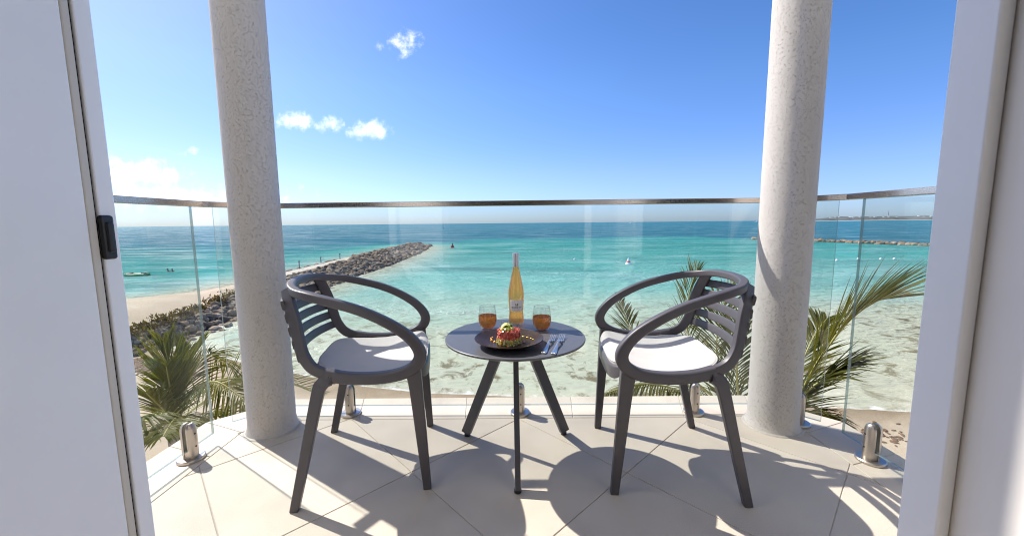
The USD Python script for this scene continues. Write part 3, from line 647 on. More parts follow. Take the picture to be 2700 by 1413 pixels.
# handrail: slim brushed bars with mitred corners
RZ = 1.0665
cn = [(-1.372, .615, RZ), (-1.352, 1.712, RZ), (-1.205, 1.925, RZ), (1.275, 1.912, RZ + .004), (1.446, 1.690, RZ + .004), (1.462, .615, RZ + .004)]
for k in range(5):
    a, b = np.array(cn[k]), np.array(cn[k + 1]); d = (b - a) / np.linalg.norm(b - a)
    obj('handrail', sweep(np.array([a + d * .0012, a + d * .02, (a + b) / 2, b - d * .02, b - d * .0012]), (0, 0, 1), .0125, .021, r=.18, n=3), RAIL_STEEL, bal, smooth=30)

def spigot(x, y, rz):
    base = cat_m(lathe([(0, 0), (.049, 0), (.0505, .002), (.0505, .009), (.047, .0125), (0, .0125)], 56), rbox(-.022, .022, -.0075, .0075, .0125, .046, .002))
    t = obj('glass_clamp', at_pose(base, x, y, rz), STEEL, bal)
    th = np.linspace(-np.pi / 2, np.pi / 2, 20)
    for s in (-1, 1):                                   # a half round post each side of the glass, with a sloped top
        v = np.array([(r_ * math.sin(a), s * (.0075 + r_ * math.cos(a) * .93), z) for z, r_ in ((.0125, .0235), (.135, .0235), (.150, .0185), (.158, .0105)) for a in th])
        obj('clamp_half', at_pose(trimesh.convex.convex_hull(v), x, y, rz), STEEL, t, smooth=40)
        for z in (.060, .115):
            sc = trimesh.creation.cylinder(.0038, .003, sections=12); sc.apply_transform(trimesh.transformations.rotation_matrix(np.pi / 2, [1, 0, 0])); sc.apply_translation([.003, s * (.0075 + .0212), z])
            obj('grub_screw', at_pose(sc, x, y, rz), BLACKP, t)
gy = lambda x: GY + .012 + (x + 1.195) / 2.457 * -.026
for x_, y_, rz_ in ((.035, gy(.035), 0), (-.842, gy(-.842), 0), (.925, gy(.925), 0), (-1.358, 1.545, -math.pi / 2 - .012), (1.452, 1.490, math.pi / 2 + .012), (1.372, 1.785, -.79)):
    spigot(x_, y_, rz_)
def place(t, x, y, rz):
    t.GetAttribute('xformOp:translate').Set(Gf.Vec3d(x, y, 0)); t.GetAttribute('xformOp:rotateZ').Set(math.degrees(rz))

# ------------------------------------------------------------------ chairs
def make_chair(label):
    t = thing('armchair', label, 'chair', (0, 0, 0), group='anthracite armchairs either side of the table')
    # the ring: seat side, front curl, arm, back top, and round again
    half = [(-.100, .238, .466), (-.04, .246, .453), (.03, .252, .447), (.10, .259, .450), (.160, .265, .463), (.200, .269, .488), (.2155, .271, .522), (.203, .271, .560), (.163, .270, .605), (.095, .267, .651), (.018, .260, .688), (-.062, .249, .714), (-.140, .229, .735), (-.198, .190, .746), (-.233, .120, .758)]
    pts = [(x, -y, z) for x, y, z in half] + [(-.247, 0, .762)] + half[::-1]
    P = spline(pts, 190)
    ref = np.c_[np.where(P[:, 0] < -.06, (P[:, 0] + .06) * 1.9, 0), P[:, 1], np.zeros(len(P))]
    z = P[:, 2]
    ww = np.interp(z, [.44, .47, .52, .58, .66, .76], [.018, .018, .017, .0165, .0165, .0155]); hh = np.interp(z, [.44, .47, .52, .58, .66, .76], [.020, .021, .022, .019, .0165, .0145])
    obj('arm_ring', sweep(P, ref, ww, hh, r=.55, n=5), CHAIR, t, smooth=50)
    for s in (-1, 1):
        U = spline([(-.228, .170, .752), (-.214, .196, .705), (-.198, .210, .65), (-.186, .220, .59), (-.174, .228, .54), (-.150, .234, .497), (-.115, .238, .473), (-.075, .241, .462)], 40)
        U[:, 1] *= s
        obj('upright', sweep(U, np.c_[np.zeros(40), np.ones(40) * s, np.zeros(40)] + [(-.35, 0, 0)], .011, np.linspace(.021, .0185, 40), r=.4, n=4), CHAIR, t, smooth=50)
        Fp = spline([(.188, s * .258, .475), (.196, s * .254, .40), (.209, s * .242, .2), (.222, s * .229, .0)], 20)
        obj('leg', sweep(Fp, (1, 0, 0), np.linspace(.027, .0145, 20), np.linspace(.0175, .0135, 20), r=.3, n=4), CHAIR, t, smooth=50)
        R = spline([(-.050, s * .238, .456), (-.085, s * .241, .452), (-.114, s * .244, .436), (-.130, s * .246, .40), (-.175, s * .252, .21), (-.224, s * .261, .0)], 34)
        tt = np.linspace(0, 1, 34)
        obj('leg', sweep(R, np.c_[np.ones(34), np.zeros(34), np.interp(tt, [0, .25, 1], [.9, .2, .1])], np.interp(tt, [0, .3, .45, 1], [.014, .022, .022, .0145]), np.linspace(.0165, .0135, 34), r=.3, n=4), CHAIR, t, smooth=50)
    for k, zc in enumerate((.528, .572, .616, .660, .704)):
        hw = np.interp(zc, [.52, .71], [.236, .205]); xu = np.interp(zc, [.52, .54, .59, .65, .705], [-.168, -.176, -.190, -.203, -.218])
        yy = np.linspace(-hw, hw, 24)
        S = np.c_[xu - .014 - .040 * (1 - (yy / hw) ** 2), yy, np.full(24, zc) + .004 * (1 - (yy / hw) ** 2)]
        obj('back_slat', sweep(S, (-.18, 0, 1), .0165, .0055, r=.5, n=3), CHAIR, t, smooth=50)
    # seat outline, x forward
    th = np.linspace(0, 2 * np.pi, 73)[:-1]
    def outline(grow):
        o = []
        for a in th:
            c, s_ = math.cos(a), math.sin(a)
            x = .035 + (.200 + grow) * np.sign(c) * abs(c) ** (.45)
            wy = np.interp(x, [-.20, -.15, -.05, .08, .17, .24], [.185, .198, .222, .238, .243, .225]) + grow
            o.append((x, wy * np.sign(s_) * abs(s_) ** .45))
        return np.array(o)
    def seat_z(x, y): return .446 + .95 * np.clip(x - .03, -1, .17) ** 2 + .10 * y ** 2 - np.clip(x - .205, 0, 1) * .5
    def slab(ol, ztop, thick, rim):
        rows = [1, .985, .95, .85, .65, .4, .15]; drop = [rim, rim * .45, rim * .12, 0, 0, 0, 0]
        c = ol.mean(0); v, f = [], []; n_ = len(ol)
        for r_, d_ in zip(rows, drop):
            p = c + (ol - c) * r_; v.append(np.c_[p, ztop(p[:, 0], p[:, 1]) - d_])
        v.append(np.array([[c[0], c[1], ztop(c[0], c[1])]]))
        bot = np.c_[ol, ztop(ol[:, 0], ol[:, 1]) - thick - .022 * np.clip((ol[:, 0] - .19) / .03, 0, 1)]; b2 = np.c_[c + (ol - c) * .9, ztop(*(c + (ol - c) * .9).T) - thick - .006]
        V = np.vstack(v + [bot, b2, [[c[0], c[1], ztop(c[0], c[1]) - thick - .006]]])
        R = len(rows); k = np.arange(n_); k1 = (k + 1) % n_
        for r_ in range(R - 1):
            f += [np.stack([r_ * n_ + k, r_ * n_ + k1, (r_ + 1) * n_ + k1], 1), np.stack([r_ * n_ + k, (r_ + 1) * n_ + k1, (r_ + 1) * n_ + k], 1)]
        ci = R * n_; f.append(np.stack([(R - 1) * n_ + k, (R - 1) * n_ + k1, np.full(n_, ci)], 1))
        b0 = ci + 1; f += [np.stack([b0 + k, b0 + k1, k1], 1), np.stack([b0 + k, k1, k], 1)]
        c0 = b0 + n_; f += [np.stack([c0 + k, c0 + k1, b0 + k1], 1), np.stack([c0 + k, b0 + k1, b0 + k], 1)]
        f.append(np.stack([c0 + k1, c0 + k, np.full(n_, c0 + n_)], 1))
        return trimesh.Trimesh(V, np.vstack(f), process=False)
    obj('seat_shell', slab(outline(.004), lambda x, y: seat_z(x, y) - .010, .026, .008), CHAIR, t, smooth=50)
    pad = obj('seat_pad', slab(outline(-.004), lambda x, y: seat_z(x, y) + .006, .016, .006), PAD, t, smooth=60)
    ol = outline(-.0035); ol = np.vstack([ol, ol[:1]])
    obj('piping', sweep(np.c_[ol, seat_z(ol[:, 0], ol[:, 1]) - .0005], (0, 0, 1), .0022, .0022, r=.9, n=3), PAD, pad)
    return t
cl = make_chair('anthracite armchair with grey seat pad left of the round table')
hl = math.atan2(.081, .439); place(cl, -.5815, 1.5375, hl)
dup(cl, (.604, 1.5235, 0), math.atan2(.038, -.4425), 'anthracite armchair with sunlit pale seat pad right of the round table', 'chair', 'anthracite armchairs either side of the table')

# ------------------------------------------------------------------ table
TC, TZ, TR = (.0107, 1.582), .510, .288
table = thing('round_table', 'low round anthracite table on three splayed flat legs', 'table', (*TC, 0))
obj('tabletop', lathe([(0, TZ - .0105), (TR - .006, TZ - .0105), (TR - .001, TZ - .008), (TR, TZ - .004), (TR - .0008, TZ - .0012), (TR - .003, TZ), (TR * .66, TZ), (TR * .33, TZ), (0, TZ)], 128), TABLE_TOP, table, smooth=25)
obj('hub', lathe([(0, TZ - .030), (.055, TZ - .030), (.06, TZ - .026), (.06, TZ - .0108), (0, TZ - .0108)], 32), TABLE_LEG, table)
for k in range(3):
    an = -np.pi / 2 + .012 + k * 2 * np.pi / 3
    d = np.array([math.cos(an), math.sin(an), 0]); tg = np.array([-d[1], d[0], 0])
    L = sweep(np.array([d * .052 + [0, 0, TZ - .012], d * .262 + [0, 0, .012]]), tg, .0105, .023, r=.14, n=3)
    L.vertices[:, 2] = np.where(L.vertices[:, 2] < .06, np.maximum(L.vertices[:, 2], .010), L.vertices[:, 2])
    obj('leg', L, TABLE_LEG, table, smooth=30)
    obj('foot_glide', trimesh.creation.cylinder(.0135, .010, sections=24, transform=trimesh.transformations.translation_matrix([d[0] * .258, d[1] * .258, .005])), BLACKP, table)

# ------------------------------------------------------------------ on the table
def hot(name, col, extra=None, **k): return plain(name, col, **k)
PLATE = M('bronze_glaze', {'tc': ('texture_coordinate', {}), 'mp': ('mapping', {'scale': (1., 1., 1.)}), 'sep': ('separate_xyz', {}), 'at': ('math', {'math_type': 'arctan2'}), 'cx': ('combine_xyz', {}), 'mu': ('math', {'math_type': 'multiply', 'value2': 9.}),
                           'n': ('noise_texture', {'scale': 3., 'detail': 6., 'roughness': .7}), 'r': ('rgb_ramp', {'ramp': [(.34, (.018, .011, .008)), (.56, (.042, .024, .016)), (.74, (.11, .066, .042))]}),
                           'p': ('principled_bsdf', {'roughness': .30, 'metallic': .25, 'specular_ior_level': .5})},
          [('tc.object', 'sep.vector'), ('sep.y', 'at.value1'), ('sep.x', 'at.value2'), ('at.value', 'mu.value1'), ('mu.value', 'cx.x'), ('cx.vector', 'n.vector'), ('n.fac', 'r.fac'), ('r.color', 'p.base_color')])
PC = on_z(1342, 893, TZ + .024); PC = (float(PC[0]), float(PC[1]), TZ)
plate = thing('plate', 'dark bronze coupe plate in the middle of the table', 'plate', PC)
obj('dish', lathe([(0, .0), (.062, .0), (.066, .003), (.100, .012), (.1285, .0262), (.1308, .0285), (.1318, .0290), (.1308, .0305), (.1285, .0300), (.10, .0165), (.066, .0085), (.03, .0072), (0, .007)], 96), PLATE, plate, smooth=40)

TUNA = plain('raw_tuna', (.58, .10, .07), .3, noise=(170., .35), extra={'subsurface_weight': .25, 'subsurface_radius': (.004, .0015, .001), 'subsurface_scale': 1.})
GREEN = [plain('avocado_dice', (.42, .45, .10), .4, noise=(200., .25)), plain('cucumber_dice', (.55, .50, .20), .4), plain('mango_dice', (.75, .34, .04), .35), plain('shallot_dice', (.60, .52, .42), .45), plain('herb_dice', (.07, .11, .02), .5)]
HERB = leaf_mat('herb_leaf', (.09, .17, .03), (.16, .24, .05))
tart = thing('tuna_tartare', 'round stack of diced tuna on avocado with herb garnish, on the plate', 'food', (PC[0], PC[1], TZ + .0078))
tart_x = UsdGeom.Xformable(tart); tart_x.AddScaleOp().Set(Gf.Vec3f(1.06, 1.06, 1.22))
def dice(n, rmin, rmax, z0, z1, s, seed, mats=None, ring=True):
    r_ = np.random.default_rng(seed); out = []
    for k in range(n):
        a = r_.uniform(0, 2 * np.pi); rr = math.sqrt(r_.uniform(rmin ** 2, rmax ** 2)); zz = r_.uniform(z0, z1)
        b = trimesh.creation.icosphere(1, 1.) if r_.uniform() < .4 else trimesh.creation.box([1.5, 1.5, 1.5])
        b.apply_scale(s * r_.uniform(.7, 1.25, 3) * .62); b.apply_transform(trimesh.transformations.euler_matrix(*r_.uniform(0, 3, 3))); b.apply_translation([rr * math.cos(a), rr * math.sin(a), zz]); out.append(b)
    return out
core = lathe([(0, 0), (.039, 0), (.0395, .018), (0, .018)], 32)
obj('avocado_base', cat_m(core, *dice(150, .034, .0425, .001, .018, .0048, 1)), GREEN[1], tart, smooth=False, kind='stuff')
for gi, (mt, cnt) in enumerate(((GREEN[0], 70), (GREEN[2], 34), (GREEN[3], 38), (GREEN[4], 20))):
    obj(['avocado_dice', 'mango_dice', 'shallot_dice', 'herb_dice'][gi], cat_m(*dice(cnt, .037, .0445, .001, .019, .0048, 20 + gi)), mt, tart, smooth=False, kind='stuff')
tcore = lathe([(0, .018), (.0375, .018), (.0380, .030), (.0365, .0425), (0, .043)], 40)
obj('tuna_layer', cat_m(tcore, *dice(210, .033, .0395, .019, .043, .0062, 3), *dice(60, 0, .034, .041, .044, .0065, 4)), TUNA, tart, smooth=False, kind='stuff')
obj('avocado_topping', cat_m(*dice(60, .0, .022, .044, .052, .006, 7)).apply_translation([-.006, -.012, 0]), GREEN[0], tart, smooth=False, kind='stuff')
# avocado slice curl
obj('avocado_slice', sweep(spline([(-.028, -.012, .045), (-.022, -.006, .055), (-.010, 0, .060), (.004, .002, .056)], 16), (0, 1, .2), .010, .0022, r=.6, n=3), plain('avocado_flesh', (.58, .56, .20), .4), tart)
hv, hf = [], []
r_ = np.random.default_rng(9)
for k in range(46):
    a = r_.uniform(0, 2 * np.pi); el = r_.uniform(.25, 1.25); L = r_.uniform(.014, .030); d = np.array([math.cos(a) * math.cos(el), math.sin(a) * math.cos(el), math.sin(el)]); s_ = np.cross(d, [0, 0, 1.]); s_ /= np.linalg.norm(s_)
    b0 = np.array([r_.normal(-.004, .006), r_.normal(-.002, .006), .048]); w = r_.uniform(.0016, .0032); k0 = len(hv)
    hv += [b0, b0 + d * L * .5 + s_ * w, b0 + d * L * .5 - s_ * w, b0 + d * L - np.array([0, 0, L * .15])]
    hf += [(k0, k0 + 1, k0 + 2), (k0 + 1, k0 + 3, k0 + 2)]
obj('herb_sprig', trimesh.Trimesh(hv, hf, process=False), HERB, tart, smooth=False)
# glassy crisp leaning behind
obj('clear_crisp', sweep(spline([(.012, .012, .046), (.026, .014, .054), (.036, .010, .050), (.040, .006, .040)], 14), (0, 1, .3), .011, .0008, r=.5, n=2), pane('crisp_film', (.9, .85, .8), rough=.05), tart)

SAUCE = plain('mango_gel', (.78, .36, .015), .18, spec=.6); SAUCE2 = plain('lemon_gel', (.72, .56, .02), .18, spec=.6); TAUPE = plain('mushroom_cream', (.40, .30, .25), .3)
def plate_top(x, y):
    r__ = math.hypot(x - PC[0], y - PC[1]); return TZ + float(np.interp(r__, [0, .03, .066, .10, .1285], [.007, .0072, .0085, .0165, .030]))
def drop(px, py, r, h, mat, label, group):
    p = on_z(px, py, TZ + .012); z = plate_top(p[0], p[1]); p = on_z(px, py, z)
    obj('sauce_drop', lathe([(0, 0), (r * .92, 0), (r, h * .18), (r * .86, h * .45), (r * .5, h * .78), (r * .16, h), (0, h * 1.12)], 20).apply_translation([p[0], p[1], plate_top(p[0], p[1]) - .0004]), mat, label=label, cat='sauce', group=group)
for k, (px, py, r) in enumerate(((1298.5, 888.5, .0035), (1295, 893, .0042), (1296.5, 898, .0055), (1304, 901.5, .0055), (1318.5, 904, .0065))):
    drop(px, py, r, r * 1.15, SAUCE, ['tiny orange sauce drop farthest back at the left of the plate', 'second orange sauce drop from the back on the left', 'round orange sauce drop in the middle of the left row', 'orange sauce drop left of the largest one', 'largest orange sauce drop, next to the tartare'][k], 'orange sauce drops on the plate')
for k, (px, py, r) in enumerate(((1379.5, 885.5, .0055), (1390.5, 887.5, .0048), (1400, 889.5, .0042), (1406, 893, .0038))):
    drop(px, py, r, r * .7, SAUCE2, ['yellow sauce drop touching the tartare on the right', 'second yellow sauce drop from the tartare', 'third yellow sauce drop from the tartare', 'last yellow sauce drop, nearest the plate rim'][k], 'yellow sauce drops on the plate')
for k, (px, py, r) in enumerate(((1330.5, 908, .0048), (1343.5, 908.5, .0052), (1361, 907.5, .0052), (1372.5, 905.5, .0052), (1381.5, 902.5, .0058))):
    drop(px, py, r, r * 1.35, TAUPE, ['taupe cream peak at the left end of the front row', 'second taupe cream peak from the left', 'taupe cream peak in the middle of the front row', 'fourth taupe cream peak from the left', 'widest taupe cream peak at the right end'][k], 'taupe cream peaks on the plate')

# wine glasses
WGLASS = pane('thin_glass', (.97, .975, .975), ior=1.45)
WINE = M('rose_wine', {'g': ('glass_bsdf', {'color': (.93, .50, .24), 'roughness': .03, 'IOR': 1.22}), 't': ('transparent_bsdf', {'color': (.90, .47, .24)}), 'd': ('translucent_bsdf', {'color': (.62, .24, .06)}), 'm': ('mix_closure', {'fac': .45}), 'm2': ('mix_closure', {'fac': .16})},
         [('g.BSDF', 'm.closure1'), ('t.BSDF', 'm.closure2'), ('m.closure', 'm2.closure1'), ('d.BSDF', 'm2.closure2')], surface='m2.closure')
def wine_glass(px, py, label):
    p = on_z(px, py, TZ)
    t = thing('wine_glass', label, 'wine glass', (p[0], p[1], TZ), group='stemless glasses of wine')
    out = [(0, 0.0), (.022, 0), (.027, .002), (.035, .014), (.0395, .028), (.0412, .044), (.0405, .060), (.0375, .082), (.0345, .101), (.0340, .1035)]
    inn = [(.0330, .1035), (.0336, .100), (.0365, .082), (.0395, .060), (.0402, .044), (.0385, .029), (.034, .016), (.026, .0075), (.015, .006), (0, .0058)]
    obj('bowl', lathe(out + inn, 64), WGLASS, t, smooth=60)
    rim = trimesh.creation.torus(.0335, .0007, 48, 8); rim.apply_translation([0, 0, .1037]); obj('rim', rim, M_RIM, t)
    obj('wine', lathe([(0, .0064), (.015, .0066), (.0255, .0082), (.0335, .0165), (.0380, .0293), (.0397, .044), (.0390, .0600), (.0386, .0608), (.0, .0605)], 64), WINE, t, smooth=60)
M_RIM = M('glass_rim', {'t': ('transparent_bsdf', {'color': (.9, .93, .93)}), 'p': ('glossy_bsdf', {'color': (.9, .9, .9), 'roughness': .05}), 'm': ('mix_closure', {'fac': .35})}, [('t.BSDF', 'm.closure1'), ('p.BSDF', 'm.closure2')], surface='m.closure')
wine_glass(1286, 866.5, 'stemless glass of rose wine left of the bottle')
wine_glass(1428.5, 869.5, 'stemless glass of rose wine right of the bottle, above the forks')

# bottle
bp = on_z(1361.5, 856, TZ)
bottle = thing('wine_bottle', 'tall clear bottle of pale rose wine with silver capsule', 'bottle', (bp[0], bp[1], TZ), rz=.0)
S_ = bp[1] / F_PX * 1.02
BW = M('bottle_wine', {'g': ('glass_bsdf', {'color': (.97, .70, .42), 'roughness': .02, 'IOR': 1.30}), 't': ('transparent_bsdf', {'color': (.95, .68, .40)}), 'd': ('translucent_bsdf', {'color': (.75, .42, .17)}), 'm': ('mix_closure', {'fac': .3}), 'm2': ('mix_closure', {'fac': .10})},
       [('g.BSDF', 'm.closure1'), ('t.BSDF', 'm.closure2'), ('m.closure', 'm2.closure1'), ('d.BSDF', 'm2.closure2')], surface='m2.closure')
BG = pane('bottle_glass', (.97, .97, .95), ior=1.5)
# measured half widths (m) against height
prof = [(0, .006), (.020, .002), (.030, .0), (.0335, .003), (.0352, .012), (.0358, .024), (.0348, .040), (.0330, .054), (.0326, .066), (.0338, .085), (.0352, .105), (.0358, .128), (.0362, .146), (.0350, .162), (.0300, .190), (.0252, .214), (.0205, .236), (.0165, .255), (.0142, .270), (.0134, .285), (.0132, .325), (0, .325)]
obj('glass_body', lathe(prof, 72), BG, bottle, smooth=60)
wp = [(0, .012)] + [(r__ - .0018, z) for r__, z in prof[3:18] if z > .01] + [(.0120, .272), (0, .273)]
obj('wine', lathe(wp, 72), BW, bottle, smooth=60)
CAP = plain('silver_capsule', (.62, .60, .64), .32, metal=.9)
obj('capsule', lathe([(.0140, .268), (.0141, .312), (.0150, .3125), (.0150, .3275), (.0144, .3295), (0, .3300)], 48), CAP, bottle, smooth=40)
LABEL = plain('paper_label', (.80, .77, .76), .6); INK = plain('label_ink', (.05, .045, .05), .6); INK2 = plain('label_pale_ink', (.40, .36, .36), .6)
face = math.atan2(-bp[1], -bp[0]) + .06
def rad(z): return float(np.interp(z, [q_[1] for q_ in prof[3:-1]], [q_[0] for q_ in prof[3:-1]]))
def wrap(mesh, off):
    v = np.array(mesh.vertices); a = face + v[:, 0] / .0352; r__ = np.array([rad(z) for z in v[:, 1]]) + off + v[:, 2]
    mesh.vertices = np.c_[r__ * np.cos(a), r__ * np.sin(a), v[:, 1]]; return mesh
nu, nv = 30, 10
uu, vv = np.meshgrid(np.linspace(-.031, .031, nu), np.linspace(.069, .1215, nv), indexing='ij')
i, j = np.meshgrid(np.arange(nu - 1), np.arange(nv - 1), indexing='ij'); q = np.stack([i * nv + j, (i + 1) * nv + j, (i + 1) * nv + j + 1, i * nv + j + 1], -1).reshape(-1, 4)
lab = obj('front_label', wrap(trimesh.Trimesh(np.c_[uu.ravel(), vv.ravel(), 0 * uu.ravel()], np.vstack([q[:, [0, 1, 2]], q[:, [0, 2, 3]]]), process=False), .0006), LABEL, bottle, smooth=True)
def lettering(txt, h, zc, mat, sp=0., bold=False):
    ms, x = [], 0.
    for ch in txt:
        if ch == ' ': x += h * .5; continue
        g_ = meshkit.text_mesh(ch, h, .0003, bold); b_ = g_.bounds; g_.apply_translation([x - b_[0][0], 0, 0]); x += b_[1][0] - b_[0][0] + sp; ms.append(g_)
    g_ = cat_m(*ms); b_ = g_.bounds; g_.apply_translation([-(b_[0][0] + b_[1][0]) / 2, zc - h / 2, 0]); g_ = g_.subdivide_to_size(.003); return wrap(g_, .0009)
obj('lettering', lettering('M', .0115, .1005, INK), INK, lab, smooth=False)
obj('lettering', lettering('MINUTY', .0066, .0880, INK, .0026, True), INK, lab, smooth=False)
obj('small_print', wrap(cat_m(*[box(x_, x_ + w_, .0775, .0792, 0, .0003) for x_, w_ in ((-.0135, .0062), (-.0062, .0030), (-.0022, .0068), (.0058, .0078))]).subdivide_to_size(.003), .0009), INK2, lab, smooth=False)

# forks
SILVER = plain('polished_cutlery_steel', (.80, .77, .74), .30, metal=1.)
def fork(tip, end, label):
    tip, end = np.array(tip, float), np.array(end, float); c = (tip + end) / 2; d = tip - end; L = np.linalg.norm(d)
    t = thing('fork', label, 'fork', (c[0], c[1], TZ), math.atan2(d[1], d[0]), group='two forks beside the plate')
    h = L / 2
    H = spline([(-h, 0, .0028), (-h + .03, 0, .0026), (-h + .07, 0, .006), (-h + .11, 0, .0125), (-h + .135, 0, .0125), (h - .075, 0, .0075), (h - .062, 0, .0055)], 40)
    s_ = np.linspace(0, 1, 40)
    wd = np.interp(s_, [0, .03, .10, .25, .45, .72, .86, .95, 1.], [.0075, .0100, .0108, .0075, .0042, .0034, .0045, .0095, .0122])
    obj('handle', sweep(H, (0, 1, 0), wd, np.interp(s_, [0, .5, 1], [.0016, .0019, .0011]), r=.7, n=4), SILVER, t, smooth=60)
    # raised thread along the handle and shell at its end
    obj('handle_moulding', cat_m(*[sweep(H[2:26] + [0, 0, .0014], (0, 1, 0), .0008, .0008, r=.9, n=3).apply_translation([0, 0, 0]) for _ in (0,)], *[trimesh.creation.icosphere(1, .0024).apply_translation([-h + .003, yy, .004]) for yy in (-.006, 0, .006)]), SILVER, t)
    for k in range(4):
        y0 = -.0100 + k * .00667
        T = spline([(h - .064, y0 * 1.05, .0055), (h - .045, y0, .0042), (h - .02, y0, .0068), (h, y0, .0125)], 16)
        obj('tine', sweep(T, (0, 1, 0), np.linspace(.0023, .0011, 16), .0010, r=.7, n=3), SILVER, t, smooth=60)
fork((.168, 1.548), (.1085, 1.345), 'left fork, nearer the plate')
fork((.203, 1.545), (.1425, 1.336), 'right fork, nearer the table edge')

# ------------------------------------------------------------------ palms below the balcony
LEAF_L = leaf_mat('palm_leaf_bright', (.075, .110, .008), (.19, .18, .012))
LEAF_R = leaf_mat('palm_leaf_olive', (.060, .076, .010), (.145, .132, .014))
RACHIS = plain('palm_rachis', (.34, .30, .08), .5, noise=(8., .15))
TRUNK = plain('palm_trunk', (.22, .18, .14), .9, noise=(14., .3), bump=(18., .8, .02))
def frond(pts, mat, parent, leaf=.55, n=48, fold=.55, seed=0, droop=.10, start=.12, lean=.75, width=.0098):
    r_ = np.random.default_rng(seed)
    P = spline(pts, 60)
    T = np.gradient(P, axis=0); T /= np.linalg.norm(T, axis=1, keepdims=True)
    up = np.array([0, 0, 1.])
    obj_p = sweep(P, (.31, .17, 1), np.linspace(.016, .003, 60), np.linspace(.013, .003, 60), r=.8, n=3)
    v, f = [], []
    for k in range(n):
        u = start + (1 - start) * (k + .5) / n
        i_ = u * 59; a = int(i_); t_ = T[a]; p = P[a] + (P[min(a + 1, 59)] - P[a]) * (i_ - a)
        side = np.cross(t_, up); side /= (np.linalg.norm(side) + 1e-9); nn = np.cross(side, t_)
        ll = leaf * (math.sin(math.pi * min(1, .22 + .78 * u) ** .9) ** .6 * .75 + .25) * r_.uniform(.82, 1.1)
        if u > .9: ll *= .72
        for s in (-1, 1):
            d = t_ * (lean + .55 * u) + side * s + nn * fold * r_.uniform(.6, 1.3)
            d += r_.normal(0, .09, 3); d /= np.linalg.norm(d)
            bl = np.cross(d, nn); bl /= np.linalg.norm(bl)
            w = width * r_.uniform(.75, 1.2); nrm = np.cross(bl, d)
            dr = droop * r_.uniform(.5, 1.6)
            q0, q1, q2, q3 = p, p + d * ll * .33, p + d * ll * .68 + [0, 0, -dr * ll * .35], p + d * ll + [0, 0, -dr * ll]
            b = len(v)
            v += [q0 - bl * w * .4, q0 + bl * w * .4, q1 - bl * w, q1 - nrm * w * .5, q1 + bl * w, q2 - bl * w * .75, q2 - nrm * w * .4, q2 + bl * w * .75, q3]
            f += [(b, b + 3, b + 2), (b, b + 1, b + 3), (b + 1, b + 4, b + 3), (b + 2, b + 3, b + 6), (b + 2, b + 6, b + 5), (b + 3, b + 4, b + 7), (b + 3, b + 7, b + 6), (b + 5, b + 6, b + 8), (b + 6, b + 7, b + 8)]
    fr = obj('frond', trimesh.Trimesh(v, f, process=False), mat, parent, smooth=False)
    obj('rachis', obj_p, RACHIS, fr)
def palm(c, label, mat, fronds, base):
    t = thing('coconut_palm', label, 'palm tree', (0, 0, 0))
    tp = spline([base, (base[0] * .5 + c[0] * .5 + .15, base[1] * .5 + c[1] * .5, (base[2] + c[2]) / 2), c], 30)
    obj('trunk', sweep(tp, (1, 0, 0), np.linspace(.17, .10, 30) * (1 + .06 * np.sin(np.arange(30) * 2.2)), np.linspace(.17, .10, 30), r=.98, n=4), TRUNK, t)
    for k, (pts, kw) in enumerate(fronds):
        frond(pts, mat, t, seed=k + 1, **kw)
Y_ = on_y
cL = Y_(468, 1120, 4.0)
L_ = lambda *pp: [tuple(cL)] + [tuple(Y_(*q_)) for q_ in pp]
palm(tuple(cL), 'coconut palm with bright yellow green fronds behind the left glass', LEAF_L, [
    (L_((462, 1040, 3.95), (448, 975, 3.9), (430, 900, 3.9)), dict(leaf=.62, fold=.25, lean=2.0, start=.3, n=40)),
    (L_((480, 1030, 4.1), (488, 975, 4.15), (500, 925, 4.25)), dict(leaf=.60, fold=.2, lean=2.0, start=.3, n=40)),
    (L_((500, 1040, 3.95), (560, 1006, 3.8), (615, 1032, 3.7), (680, 1090, 3.6)), dict(leaf=.5, fold=-.15, droop=.35)),
    (L_((495, 1010, 4.3), (545, 937, 4.5), (590, 950, 4.7), (630, 995, 4.8)), dict(leaf=.55, fold=.0, droop=.3)),
    (L_((520, 1070, 4.6), (620, 1010, 5.0), (720, 1000, 5.4), (850, 1040, 5.6)), dict(leaf=.75, fold=.55, droop=.05)),
    (L_((440, 1085, 3.8), (412, 1060, 3.7), (385, 1035, 3.6)), dict(leaf=.38, fold=.4)),
    (L_((430, 1110, 3.6), (390, 1095, 3.3), (350, 1110, 3.1)), dict(leaf=.45, fold=-.1, droop=.4)),
    (L_((470, 1100, 3.7), (455, 1110, 3.3), (430, 1150, 3.0)), dict(leaf=.45, fold=-.1, droop=.4)),
    (L_((530, 1110, 4.0), (590, 1090, 4.0), (650, 1110, 4.0)), dict(leaf=.5, fold=.25, droop=.2)),
    (L_((455, 1060, 3.9), (446, 1010, 3.8), (438, 965, 3.75)), dict(leaf=.45, fold=.3, lean=1.6, start=.25)),
], (cL[0] - .5, cL[1] + .4, Z_SEA + 1.4))
cR = Y_(1965, 1130, 4.1)
R_ = lambda *pp: [tuple(cR)] + [tuple(Y_(*q_)) for q_ in pp]
